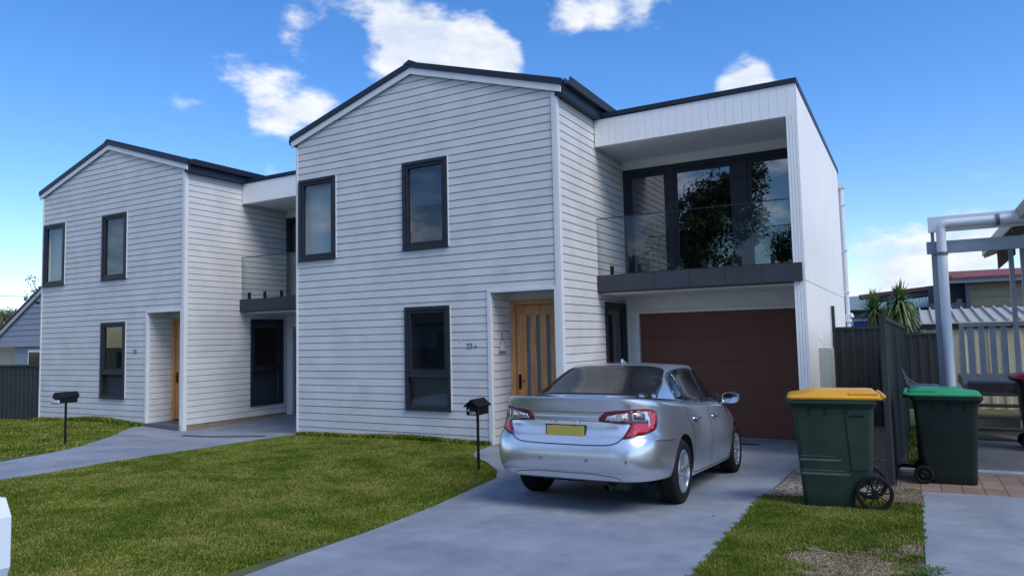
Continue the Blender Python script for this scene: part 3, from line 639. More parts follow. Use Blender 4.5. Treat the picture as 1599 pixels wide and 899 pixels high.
tag(h2, 'farther grey weatherboard townhouse at the left, joined behind the nearer gable', 'house', 'two matching townhouses')

# strip drains and threshold
dm = mat('drain_grate', (.02, .022, .025), .6)
b = MB(); b.box(-4.45, -1.56, 12.28, 12.40, gzf(-3, 12.3)+.012, gzf(-3, 12.3)+.03); tag(b.build('strip_drain', dm), 'dark strip drain across the concrete in front of the brown garage door', 'drain')
b = MB()
P0, P1 = Vector((-13.05, 9.42, 0)), Vector((-10.85, 9.55, 0))
for i in range(40):
    a = P0.lerp(P1, i/40); c = P0.lerp(P1, (i+.93)/40)
    za, zc_ = gzf(a.x, a.y)+.027, gzf(c.x, c.y)+.027
    b.prism([(a.x, a.y, za), (c.x, c.y, zc_), (c.x, c.y, zc_-.03), (a.x, a.y, za-.03)], (0, .11, 0))
tag(b.build('strip_drain', dm), 'dark strip drain across the left driveway before the farther house', 'drain')

# hanging ornament in the porch
orn = empty('hanging_ornament', (-5.965, 10.30, -.05), 0, 'small pale ornament hanging on a string on the near porch wall', 'ornament')
b = MB(); b.tube([(0, -.075, -.06), (0, 0, .13), (0, .075, -.06)], .004, 6); b.tube([(-.03, 0, .14), (.0, 0, .13)], .006, 6); b.build('string', mat('brown_string', (.08, .06, .05), .9), orn)
b = MB(); b.prism([(-.005, -.10, -.09), (-.005, -.06, -.10), (-.005, -.08, -.16), (-.005, .08, -.16), (-.005, .06, -.10), (-.005, .10, -.09), (-.005, .05, -.055), (-.005, -.05, -.055)], (.012, 0, 0)); b.build('plaque', mat('pale_plaque', (.55, .55, .52), .7), orn)
b = MB(); b.box(-.006, .014, -.11, .11, -.185, -.163); b.build('base', mat('grey_plaque_base', (.16, .16, .16), .7), orn)

# ------------------------------------------------------------------ the silver sedan (x right, y forward, z up, origin on the ground under the rear axle)
def build_car():
    car = empty('parked_car', (0, 0, 0), 0, 'silver four door sedan parked on the driveway, seen from behind', 'car')
    NQ = 64
    def outline(yr, yf, Wd, n, nr=None):
        """rounded plan outline, NQ points per quadrant with matched arclength; starts at rear centre, runs +x side, front, -x side"""
        yc = 1.25 if yr < 1.0 < yf else (yr+yf)/2
        def quad(a, Lh, e):
            th = np.linspace(0, math.pi/2, 600); x = Wd*np.sin(th)**(2/e); y = Lh*np.cos(th)**(2/e)
            s = np.concatenate([[0], np.cumsum(np.hypot(np.diff(x), np.diff(y)))]); s /= s[-1]
            u = np.linspace(0, 1, NQ+1)[:-1]
            return np.interp(u, s, x), np.interp(u, s, y), x, y, s
        er = nr or n
        xr, yr_, X1, Y1, S1 = quad(0, yc-yr, er); xf, yf_, X2, Y2, S2 = quad(0, yf-yc, n)
        u = np.linspace(0, 1, NQ+1)[:-1]
        q1 = np.stack([xr, yc-yr_], 1)                                  # rear centre -> side
        xb = np.interp(1-u, S2, X2); yb_ = np.interp(1-u, S2, Y2); q2 = np.stack([xb, yc+yb_], 1)   # side -> front centre
        q3 = np.stack([-xf, yc+yf_], 1)                                 # front centre -> other side
        xb = np.interp(1-u, S1, X1); yb2_ = np.interp(1-u, S1, Y1); q4 = np.stack([-xb, yc-yb2_], 1)
        return np.concatenate([q1, q2, q3, q4])
    zsh = lambda y: np.interp(y, [-1.1, -.8, -.3, .5, 1.4, 2.3, 2.75, 3.3, 3.6, 3.8], [1.095, 1.085, 1.045, 1.005, .985, .955, .93, .85, .76, .66])
    # levels: (z at the rear, yr, yf, W, exponent rear, exponent front)
    LV = [(.225, -.60, 3.30, .60, 4, 4), (.205, -.88, 3.55, .78, 5, 4), (.215, -.97, 3.63, .835, 6, 4), (.240, -1.01, 3.67, .868, 6.5, 4), (.30, -1.03, 3.69, .880, 7, 4), (.335, -1.034, 3.70, .886, 7, 4), (.355, -1.052, 3.70, .889, 7, 4), (.40, -1.068, 3.71, .894, 7, 4), (.47, -1.082, 3.72, .902, 7, 4), (.58, -1.078, 3.71, .908, 7, 4),
          (.65, -1.062, 3.70, .911, 7, 4), (.70, -1.045, 3.69, .911, 6.8, 4), (.725, -1.025, 3.68, .910, 6.6, 4), (.745, -1.012, 3.66, .908, 6.3, 4), (.80, -1.002, 3.62, .903, 6, 4), (.86, -.998, 3.55, .896, 5.8, 4), (.92, -1.000, 3.47, .889, 5.6, 4), (.97, -1.006, 3.40, .881, 5.5, 3.8),
          (1.02, -1.018, 3.30, .873, 5.6, 3.6), (1.055, -1.030, 3.22, .867, 5.6, 3.5), (1.078, -1.034, 3.14, .858, 5.6, 3.4), (1.091, -1.024, 3.05, .844, 5.4, 3.3), (1.095, -1.000, 2.97, .826, 5.2, 3.2)]
    rings = []; KL = 1.095
    for z, yr, yf, Wd, er, ef in LV:
        P = outline(yr, yf, Wd, ef, er); zz = .205+(zsh(P[:, 1])-.205)*(z-.205)/(KL-.205)
        lift = .085*np.clip((-.28-P[:, 1])/.07, 0, 1)*np.clip((.50-z)/.29, 0, 1); zz = zz+lift
        rings.append(np.column_stack([P, zz]))
    shoulder = rings[-1]
    gb = outline(-.50, 2.86, .812, 4.6, 3.4); gz_ = zsh(gb[:, 1])+.018
    base = np.column_stack([gb, gz_])
    for t_ in (.25, .5, .75):
        q = shoulder*(1-t_)+base*t_; q[:, 2] += .006*math.sin(math.pi*t_)*np.clip((gb[:, 1]-.0)/2, 0, 1); rings.append(q)
    rings.append(base)
    # greenhouse: (fraction up, yr, yf, W)
    GH = [(.035, -.485, 2.82, .807, 4.8, 3.2), (.10, -.42, 2.72, .800, 5, 3.2), (.25, -.25, 2.48, .778, 5.2, 3.3), (.45, -.04, 2.16, .744, 5.4, 3.4), (.65, .16, 1.84, .704, 5.4, 3.5), (.80, .315, 1.60, .672, 5.2, 3.6), (.88, .41, 1.46, .650, 5, 3.6), (.925, .475, 1.38, .630, 4.8, 3.6),
          (.950, .53, 1.30, .605, 4.6, 3.5)]
    for f, yr, yf, Wd, er, ef in GH:
        P = outline(yr, yf, Wd, ef, er); zr = 1.467; z0 = zsh(np.interp(P[:, 1], [-.5, 2.86], [-.5, 2.86]))+.018
        z0 = np.where(np.abs(P[:, 1]-.6) < 3, z0, z0)
        rings.append(np.column_stack([P, z0+(zr-z0)*f]))
    for k, (s_, z_) in enumerate(((.86, 1.437), (.68, 1.452), (.46, 1.463), (.22, 1.469))):
        P = outline(.53, 1.30, .605, 3.5, 4.6); c = np.array([0, .93])
        q = (P-c)*np.array([s_, s_*.9+.1*s_])+c; rings.append(np.column_stack([q, np.full(len(q), z_)]))
    n = 4*NQ; b = MB(); b.v = [tuple(map(float, p)) for r_ in rings for p in r_]
    for i in range(len(rings)-1):
        for k in range(n): b.f.append((i*n+k, i*n+(k+1) % n, (i+1)*n+(k+1) % n, (i+1)*n+k))
    b.v.append((0, .93, 1.47)); top = len(b.v)-1; li = (len(rings)-1)*n
    for k in range(n): b.f.append((li+k, li+(k+1) % n, top))
    b.v.append((0, 1.3, .215)); bot = len(b.v)-1
    for k in range(n): b.f.append(((k+1) % n, k, bot))
    body = b.build('body', m_paint, car, smooth='full')
    # raycast surface before the arches are cut
    bvh = BVHTree.FromPolygons([Vector(v) for v in b.v], b.f)
    # wheel arches
    WB, RT = 2.775, .328
    for y in (0, WB):
        c = MB(); c.lathe([(.0001, .58), (.372, .58), (.372, 1.1), (.0001, 1.1)], 56, 'x', (0, y, RT+.008), closed=False)
        c.lathe([(.0001, -1.1), (.372, -1.1), (.372, -.58), (.0001, -.58)], 56, 'x', (0, y, RT+.008), closed=False)
        co = c.build('cutter', m_dark); bm = bmesh.new(); bm.from_mesh(co.data); bmesh.ops.remove_doubles(bm, verts=bm.verts, dist=.001); bmesh.ops.recalc_face_normals(bm, faces=bm.faces); bm.to_mesh(co.data); bm.free()
        md = body.modifiers.new('cut', 'BOOLEAN'); md.object = co; md.operation = 'DIFFERENCE'; md.solver = 'EXACT'
        if m_dark.name not in body.data.materials: body.data.materials.append(m_dark)
        md.material_mode = 'TRANSFER'
        dg = bpy.context.evaluated_depsgraph_get(); me = bpy.data.meshes.new_from_object(body.evaluated_get(dg))
        body.modifiers.clear(); body.data = me; bpy.data.objects.remove(co)
    me = body.data; me.name = 'body'
    me.polygons.foreach_set('use_smooth', [True]*len(me.polygons)); me.set_sharp_from_angle(angle=R(35))
    # ---- patches laid on the body surface
    def cast(o_, d_):
        h = bvh.ray_cast(Vector(o_), Vector(d_).normalized())
        return (h[0], h[1]) if h[0] is not None else (None, None)
    proj = {'rear': lambda u, v: cast((u, -3, v), (0, 1, 0)), 'side': lambda u, v: cast((3, u, v), (-1, 0, 0)), 'lside': lambda u, v: cast((-3, u, v), (1, 0, 0)), 'top': lambda u, v: cast((u, v, 3), (0, 0, -1)),
            'glassr': lambda u, v: cast((u, v, 3), (0, 0, -1)),
            # u = angle in degrees around the rear corner from straight back
            'corner': lambda u, v: cast((.45, -.45, v), (math.sin(R(u)), -math.cos(R(u)), 0)), 'lcorner': lambda u, v: cast((-.45, -.45, v), (-math.sin(R(u)), -math.cos(R(u)), 0))}
    def patch(name, poly, how, material, off=.004, step=.03, stepv=None, parent=None, thick=.006, flipx=False):
        bm = bmesh.new(); vs = [bm.verts.new((p[0], p[1], 0)) for p in poly]; bm.faces.new(vs)
        stepv = stepv or step
        us = [p[0] for p in poly]; v_ = [p[1] for p in poly]
        for a, lo, hi, st in ((0, min(us), max(us), step), (1, min(v_), max(v_), stepv)):
            x = lo+st
            while x < hi-1e-6:
                co = (x, 0, 0) if a == 0 else (0, x, 0); no = (1, 0, 0) if a == 0 else (0, 1, 0)
                bmesh.ops.bisect_plane(bm, geom=bm.verts[:]+bm.edges[:]+bm.faces[:], plane_co=co, plane_no=no); x += st
        bm.verts.ensure_lookup_table()
        bad = []
        for v in bm.verts:
            p, nrm = proj[how](v.co.x, v.co.y)
            if p is None: bad.append(v); continue
            if nrm.dot(p-Vector((0, 1.2, .7))) < 0: nrm = -nrm
            v.co = p+nrm*off
            if flipx: v.co.x = -v.co.x
        bmesh.ops.delete(bm, geom=bad, context='VERTS')
        bmesh.ops.recalc_face_normals(bm, faces=bm.faces)
        # face outward
        if bm.faces:
            f0 = max(bm.faces, key=lambda f: f.calc_area())
            if f0.normal.dot(f0.calc_center_median()-Vector((0, 1.2, .7))) < 0: bmesh.ops.reverse_faces(bm, faces=bm.faces[:])
        me = bpy.data.meshes.new(name); bm.to_mesh(me); bm.free(); me.materials.append(material)
        me.polygons.foreach_set('use_smooth', [True]*len(me.polygons))
        o = bpy.data.objects.new(name, me); C.objects.link(o); o.parent = parent or car
        if thick: sf = o.modifiers.new('solid', 'SOLIDIFY'); sf.thickness = thick; sf.offset = -1
        return o
    def strip(name, line, w, how, material, off=.002, parent=None, seg=.03, flipx=False):
        pts = []
        for (a, c) in zip(line[:-1], line[1:]):
            L_ = math.hypot(c[0]-a[0], c[1]-a[1]); k = max(1, int(L_/(seg if 'corner' not in how else 2)));
            pts += [(a[0]+(c[0]-a[0])*i/k, a[1]+(c[1]-a[1])*i/k) for i in range(k)]
        pts.append(line[-1]); P = []
        for p in pts:
            q, nrm = proj[how](*p)
            if q is None: continue
            if nrm.dot(q-Vector((0, 1.2, .7))) < 0: nrm = -nrm
            P.append((q, nrm))
        b_ = MB(); V = []
        for i, (q, nrm) in enumerate(P):
            t_ = (P[min(i+1, len(P)-1)][0]-P[max(i-1, 0)][0]).normalized(); s_ = t_.cross(nrm).normalized()*w/2
            for qq in (q+nrm*off-s_, q+nrm*off+s_):
                V.append((-qq.x if flipx else qq.x, qq.y, qq.z))
        b_.v = V; b_.f = [(2*i, 2*i+1, 2*i+3, 2*i+2) for i in range(len(P)-1)]
        return b_.build(name, material, parent or car, smooth='full')
    m_gap = mat('panel_gap', (.012, .012, .014), .8); m_rub = mat('black_rubber_trim', (.012, .012, .013), .5)
    # rear window (top projection; y from the deck up to the roof)
    yb_, yt_ = -.445, .47
    rw_ = [(.715, yb_+.075), (.70, yb_+.13), (.655, .05), (.605, .27), (.585, yt_-.09), (.55, yt_-.055), (.30, yt_-.04)]
    rw = [(-.70, yb_+.045), (-.60, yb_+.02), (-.35, yb_), (0, yb_-.005), (.35, yb_), (.60, yb_+.02), (.70, yb_+.045)]+rw_+[(0, yt_-.035)]+[(-a_, b_) for a_, b_ in rw_[::-1]]
    o = patch('rear_window', rw, 'top', m_cglass, .003, .05)
    strip('high_brake_lamp', [(-.14, .34), (.14, .34)], .03, 'top', m_dred, .006, parent=o)
    # side glass
    def zs_(y, d=.03): return float(zsh(y))+d
    roof = lambda y: float(np.interp(y, [.10, .20, .32, .50, .8, 1.1, 1.4, 1.65, 1.9, 2.2, 2.45], [1.16, 1.25, 1.315, 1.362, 1.385, 1.388, 1.368, 1.325, 1.25, 1.14, 1.045]))
    def sidewin(y0, y1, left_top=None, fr_=0, cut0=None, cut1=None):
        ysn = np.linspace(y0, y1, 9); bottom = [(y, zs_(y)) for y in ysn]
        topp = [(y, roof(y)) for y in np.linspace((cut1 if cut1 is not None else y1), (cut0 if cut0 is not None else y0), 12)]
        return bottom+topp
    for side in ('side', 'lside'):
        w1 = patch('rear_door_window', sidewin(.39, 1.17, cut0=.39, cut1=1.10), side, m_cglass, .003, .05)
        w2 = patch('front_door_window', sidewin(1.25, 2.40, cut0=1.17, cut1=2.36), side, m_cglass, .003, .05)
        w3 = patch('quarter_window', [(.13, zs_(.13, .04)), (.36, zs_(.36)), (.36, roof(.36)), (.26, roof(.26)), (.17, roof(.17)-.01), (.12, 1.14)], side, m_cglass, .003, .04)
        strip('belt_moulding', [(y, zs_(y, .018)) for y in np.linspace(.10, 2.42, 30)], .016, side, m_chrome, .005)
        strip('window_surround', [(.11, zs_(.11, .04)), (.09, 1.13), (.14, 1.20)]+[(y, roof(y)+.008) for y in np.linspace(.19, 2.42, 40)], .016, side, m_rub, .004)
        strip('window_pillar', [(1.21, zs_(1.21)), (1.135, roof(1.14))], .06, side, m_rub, .0045)
        strip('window_pillar', [(.375, zs_(.375)), (.375, roof(.375))], .022, side, m_rub, .0045)
        # door gaps
        gaps = [[(1.20, .27), (1.205, .6), (1.20, .985)], [(2.32, .27), (2.33, .6), (2.36, .93)], [(.37, .36), (.40, .50), (.40, .66), (.34, .76), (.22, .86), (.15, 1.02)], [(.37, .36), (.42, .275), (.55, .262), (1.2, .262), (2.30, .262)]]
        for g_ in gaps: strip('door_gap', g_, .009, side, m_gap, .0025)
        strip('bumper_gap', [(-.365, .675), (-.80, .69)], .007, side, m_gap, .0025)
        strip('sill_line', [(.42, .235), (2.35, .235)], .012, side, m_gap, .001)
        for y in (.53, 1.42):
            sgn = 1 if side == 'side' else -1
            pz = .845 if y < 1 else .835
            p0, _ = proj[side](y, pz); b_ = MB(); x = p0.x
            b_.tube([(x-.005*sgn, y-.105, pz), (x+.022*sgn, y-.08, pz+.002), (x+.036*sgn, y, pz+.004), (x+.024*sgn, y+.085, pz), (x-.005*sgn, y+.105, pz)], [.013, .015, .016, .015, .013], 10)
            b_.build('door_handle', m_chrome, car, smooth=True)
            strip('handle_shade', [(y-.08, pz), (y+.08, pz)], .055, side, mat('handle_shadow_cup', (.18, .19, .20), .4, metal=.6), .0018)  # flat darker strip paints the shade behind the handle
        strip('fuel_flap', [(-.10, .80), (.06, .80), (.06, .95), (-.10, .95), (-.10, .80)], .005, side, m_gap, .002) if side == 'lside' else None
    # tail lamps: u is the angle around the corner, v the height
    XL_ = .45
    def ang(x, y=-.985): return math.degrees(math.atan2(x-XL_, -(y+.45)))
    a = ang
    for how in ('corner', 'lcorner'):
        lamp = [(a(.335), .865), (a(.375), .925), (a(.42), .952), (a(.52), .965), (a(.66), .978), (38, .985), (46, .980), (53, .965), (57, .945), (58, .90), (56, .84), (52, .80), (46, .775), (38, .758), (a(.70), .735), (a(.62), .715), (a(.575), .708), (a(.60), .75), (a(.635), .80), (a(.655), .838), (a(.655), .846), (a(.50), .852)]
        tl = patch('tail_lamp', lamp, how, m_dred, .005, 3.0, .03, thick=.01)
        def pp(nm, poly, mt_, off): return patch(nm, poly, how, mt_, off, 3.0, .03, parent=tl, thick=.003)
        pp('red_lens', [(a(.69), .84), (a(.80), .845), (41.5, .848), (43, .925), (a(.72), .955), (a(.70), .968), (38, .975), (46, .970), (52, .956), (55.5, .938), (56.5, .90), (54.5, .845), (51, .808), (45, .785), (37, .768), (a(.69), .745), (a(.60), .72), (a(.625), .755), (a(.66), .805), (a(.678), .838)], m_red, .0095)
        pp('clear_lens', [(a(.40), .872), (a(.43), .915), (a(.52), .935), (a(.63), .945), (a(.63), .872)], m_clear, .0095)
        pp('clear_lens', [(a(.665), .872), (a(.665), .948), (38, .958), (42.5, .956), (44, .83), (42, .805), (40.5, .81), (40.5, .868)], m_clear, .0125)
        pp('smoke_lens', [(a(.69), .885), (a(.69), .938), (37, .945), (37, .885)], m_smoke, .0155)
        pp('bright_strip', [(a(.335)+1, .952), (a(.42), .957), (a(.53), .970), (a(.65), .982), (a(.65), .974), (a(.53), .962), (a(.43), .948)], m_red, .0095)
        strip('lamp_rim', [p for p in lamp]+[lamp[0]], .008, how, m_gap, .011, parent=tl)
        # boot lid gap from lamp
        strip('boot_gap', [(a(.615), 1.09), (a(.635), 1.03), (a(.645), .978)], .007, how, m_gap, .002)
        strip('boot_gap', [(a(.578), .718), (a(.56), .70), (a(.53), .675), (a(.47), .652), (a(.40), .645)], .010, how, m_gap, .004)
    strip('boot_gap', [(-.405, .645), (-.2, .64), (.2, .64), (.405, .645)], .010, 'rear', m_gap, .004)
    # boot lid detail: crease shade painted as a strip, garnish and plate
    strip('boot_crease_shade', [(-.36, .945), (.36, .945)], .008, 'rear', mat('crease_shadow', (.25, .26, .28), .35, metal=.8), .002)
    b_ = MB(); b_.v = []; npts = []
    for k, (z, o_) in enumerate(((.858, .0), (.868, .030), (.900, .034), (.912, .0))):
        for x in np.linspace(-.345, .345, 24):
            p, nn_ = proj['rear'](x, z); b_.v.append((x, p.y-o_*(1-(abs(x)/.37)**6), z))
    b_.f = [(k*24+i, k*24+i+1, (k+1)*24+i+1, (k+1)*24+i) for k in range(3) for i in range(23)]
    b_.build('boot_garnish', m_paint, car, smooth=True)
    b_ = MB(); b_.box(-.20, .20, -1.030, -1.012, .70, .815); pl = b_.build('number_plate', m_plate, car, bevel=.004)
    b_ = MB(); b_.box(-.212, .212, -1.024, -1.006, .69, .825); b_.build('plate_holder', m_black, pl, bevel=.004)
    for s_ in (-1, 1):
        b_ = MB(); b_.tube([(s_*.13, -1.032, .862), (s_*.13, -1.032, .85)], .018, 8); b_.build('plate_lamp', m_clear, car)
    text_obj('lettering', 'CAMRY', .038, m_chrome, car, (-.60, -1.0085, .795), (R(90), 0, R(-8)), .002)
    text_obj('lettering', 'HYBRID', .032, m_chrome, car, (.43, -1.0105, .80), (R(90), 0, R(7)), .002)
    text_obj('lettering', 'Hybrid', .036, mat('blue_badge', (.03, .12, .30), .3, metal=.4), car, (.375, -1.014, .70), (R(90), 0, R(6)), .002)
    # bumper: lip crease shade as a darker painted strip, sensors, step
    strip('bumper_crease_shade', [(-.62, .295), (-.52, .352), (-.3, .372), (.3, .372), (.52, .352), (.62, .295)], .010, 'rear', mat('crease_shadow2', (.22, .23, .25), .35, metal=.8), .0015)
    for x in (-.62, -.24, .24, .62):
        p, nn_ = proj['rear'](x, .50); b_ = MB(); b_.lathe([(.0001, -.004), (.013, -.004), (.013, .004)], 16, 'y', (p.x, p.y, p.z), closed=False); b_.build('parking_sensor', mat('sensor_ring', (.30, .31, .33), .4, metal=.6), car, smooth=True)
        b_ = MB(); b_.lathe([(.013, -.002), (.0165, -.002), (.0165, .004), (.013, .004)], 16, 'y', (p.x, p.y, p.z)); b_.build('sensor_rim', m_gap, car)
    for s_ in (-1, 1):
        p, nn_ = proj['rear'](s_*.70, .40); b_ = MB(); b_.box(s_*.70-.06, s_*.70+.06, p.y-.004+.0, p.y+.02, .375, .405); b_.build('rear_reflector', m_dred, car, bevel=.006) if False else None
    # underside, exhaust
    b_ = MB(); b_.box(-.60, .60, -.35, 3.3, .19, .26); b_.box(-.55, .55, -.90, -.36, .30, .36); b_.build('underbody', m_dark, car, bevel=.02)
    b_ = MB(); b_.tube([(.36, -.3, .24), (.40, -.85, .255), (.41, -1.0, .245)], .030, 14, caps=False); b_.tube([(.10, -.72, .27), (.55, -.72, .27)], .075, 16); b_.build('exhaust', mat('exhaust_steel', (.05, .05, .05), .4, metal=.7), car, smooth=True)
    # rear axle beams
    b_ = MB(); b_.tube([(-.7, 0, .24), (.7, 0, .24)], .04, 10); b_.tube([(-.7, WB, .24), (.7, WB, .24)], .04, 10); b_.build('axle', m_dark, car)
    # wheels
    def wheel():
        root = empty('wheel')
        b_ = MB(); w2 = .1075; R_ = RT; ri = .215
        prof = [(ri, -w2+.012), (ri+.03, -w2), (R_-.045, -w2-.002), (R_-.018, -w2+.012), (R_-.004, -w2+.035), (R_, -w2+.055)]
        for g in (-.045, 0, .045): prof += [(R_, g-.006), (R_-.008, g-.004), (R_-.008, g+.004), (R_, g+.006)]
        prof += [(R_, w2-.055), (R_-.004, w2-.035), (R_-.018, w2-.012), (R_-.045, w2+.002), (ri+.03, w2), (ri, w2-.012)]
        b_.lathe(prof, 72, 'x'); b_.build('tyre', m_tyre, root, smooth=True)
        b_ = MB(); b_.lathe([(ri+.002, w2-.010), (ri-.006, w2-.004), (ri-.016, w2-.012), (ri-.022, w2-.05), (ri-.03, -.05), (ri+.0, -w2+.01)], 72, 'x', closed=True)
        # ten spokes
        for k in range(10):
            an = 2*math.pi*k/10+.16; wid0, wid1 = .017, .026 if k % 2 == 0 else .020
            c, s_ = math.cos(an), math.sin(an); pts = []
            for r_, wd_, xo, th in ((.035, wid0, w2-.028, .035), (.12, wid0*.85, w2-.016, .03), (ri-.016, wid1, w2-.012, .03)):
                for sx_, xx in ((-1, xo-th), (-1, xo-.004), (0, xo+.004), (1, xo-.004), (1, xo-th)):
                    pts.append((xx, c*r_-s_*wd_*sx_*(.85 if xx > xo-.01 else 1), s_*r_+c*wd_*sx_*(.85 if xx > xo-.01 else 1)))
            fs = []
            for i in range(2):
                for j in range(5): fs.append((i*5+j, i*5+(j+1) % 5, (i+1)*5+(j+1) % 5, (i+1)*5+j))
            b_.add(pts, fs+[(0, 1, 2, 3, 4), (10, 11, 12, 13, 14)])
        b_.lathe([(.0001, w2-.014), (.03, w2-.016), (.052, w2-.028), (.055, w2-.06), (.0001, w2-.06)], 28, 'x', closed=False)
        for k in range(5):
            an = 2*math.pi*k/5; b_.tube([(w2-.03, .043*math.cos(an), .043*math.sin(an)), (w2-.018, .043*math.cos(an), .043*math.sin(an))], .008, 8)
        b_.build('rim', m_alloy, root, smooth=True)
        b_ = MB(); b_.lathe([(.0001, .0), (.145, .0), (.145, .02), (.0001, .02)], 40, 'x', closed=False); b_.lathe([(.0001, -.04), (ri-.03, -.04), (ri-.03, -.03), (.0001, -.03)], 40, 'x', closed=False); b_.build('brake_disc', mat('brake_steel', (.05, .05, .055), .45, metal=.6), root)
        return root
    first = wheel(); first.parent = car
    spots = [(.788, 0, 0), (-.788, 0, math.pi), (.788, WB, 0), (-.788, WB, math.pi)]
    for i, (x, y, rz_) in enumerate(spots):
        if i == 0: w_ = first
        else:
            w_ = first.copy(); C.objects.link(w_); w_.parent = car
            for ch in first.children:
                c = ch.copy(); C.objects.link(c); c.parent = w_
        w_.location = (x, y, RT); w_.rotation_euler = ((0, .7, .3, 1.1)[i], 0, rz_)
    # mirrors
    for s_ in (1, -1):
        b_ = MB(); y0 = 2.20; z0 = 1.035; prof = []
        rings_ = []
        for i, (yy, sc, dx) in enumerate(((-.045, .93, 0), (-.052, 1.0, 0), (-.03, 1.04, 0), (.02, .98, .0), (.07, .78, -.01), (.10, .5, -.02), (.113, .2, -.03))):
            rings_.append([(s_*(.945+dx+.108*sc*math.copysign(abs(math.cos(t_))**.8, math.cos(t_))), y0+yy, z0+.073*sc*math.copysign(abs(math.sin(t_))**.8, math.sin(t_))) for t_ in np.linspace(0, 2*math.pi, 24, endpoint=False)])
        vs = [v for r_ in rings_ for v in r_]; fs = [(i*24+k, i*24+(k+1) % 24, (i+1)*24+(k+1) % 24, (i+1)*24+k) for i in range(6) for k in range(24)]+[tuple(range(144, 168)), tuple(range(24))]
        b_.add(vs, fs); b_.tube([(s_*.80, y0+.03, .965), (s_*.86, y0+.02, .985), (s_*.92, y0+.01, 1.0)], [.03, .026, .03], 10)
        mo = b_.build('wing_mirror', m_paint, car, smooth=True)
        b_ = MB(); b_.add([(v[0]+(s_*.945-v[0])*.08, y0-.0545, v[2]+(z0-v[2])*.08) for v in rings_[0]], [tuple(range(24))]); b_.build('mirror_glass', mat('mirror_glass', (.6, .65, .7), .02, metal=1), mo)
        b_ = MB(); b_.prism([(s_*.78, 2.16, zs_(2.2, .01)), (s_*.78, 2.42, zs_(2.4, .01)), (s_*.74, 2.36, 1.06), (s_*.74, 2.2, 1.11)], (s_*.03, 0, 0)); b_.build('mirror_sail', m_rub, mo)
    # radio fin
    b_ = MB(); b_.prism([(-.012, .62, 1.455), (-.012, .80, 1.462), (-.012, .74, 1.475), (-.012, .64, 1.505)], (.024, 0, 0)); b_.build('aerial', m_paint, car, bevel=.004)
    # front windscreen, lamps (not seen from here but part of the car)
    ws = [(-.70, 2.60), (-.35, 2.72), (0, 2.75), (.35, 2.72), (.70, 2.60), (.66, 2.2), (.58, 1.75), (.53, 1.55), (.3, 1.47), (0, 1.45), (-.3, 1.47), (-.53, 1.55), (-.58, 1.75), (-.66, 2.2)]
    patch('windscreen', ws, 'top', m_cglass, .003, .06)
    return car
car = build_car()
CX, CY = -3.012, 7.33
za, zb_ = gzf(CX, CY)+.02, gzf(CX, CY+2.775)+.02
car.location = (CX, CY, za); car.rotation_euler = (math.atan2(zb_-za, 2.775), 0, R(1.05))
print('CAR', car.location[:], zb_, za-zb_)

# ------------------------------------------------------------------ wheelie bins (front of the bin at -x, hinge and wheels at +x)
m_bin = mat('dark_green_bin_plastic', (.023, .042, .030), .55, spec=.25, var=.12, vscale=5, bump=.05, bscale=120)
m_bin2 = mat('blackish_green_bin_plastic', (.012, .021, .017), .6, spec=.2, var=.15, vscale=5)
m_ylid = mat('yellow_lid_plastic', (.62, .30, .015), .42, var=.08, vscale=4)
m_glid = mat('green_lid_plastic', (.03, .30, .11), .42, var=.1, vscale=4)
m_rlid = mat('red_lid_plastic', (.25, .01, .02), .42)
m_scuff = mat('scuffed_plastic', (.060, .085, .072), .8, var=.25, vscale=5)
def rrect(x0, x1, y0, y1, r, z, n=5):
    P = []
    for cx, cy, a0 in ((x1-r, y1-r, 0), (x0+r, y1-r, 90), (x0+r, y0+r, 180), (x1-r, y0+r, 270)):
        for k in range(n+1):
            a = R(a0+90*k/n); P.append((cx+r*math.cos(a), cy+r*math.sin(a), z))
    return P
def loft(b, rings, cap0=True, cap1=True):
    n = len(rings[0]); b.add([p for r_ in rings for p in r_], [(i*n+k, i*n+(k+1) % n, (i+1)*n+(k+1) % n, (i+1)*n+k) for i in range(len(rings)-1) for k in range(n)] + ([tuple(range(n))[::-1]] if cap0 else [])+([tuple(range((len(rings)-1)*n, len(rings)*n))] if cap1 else []))
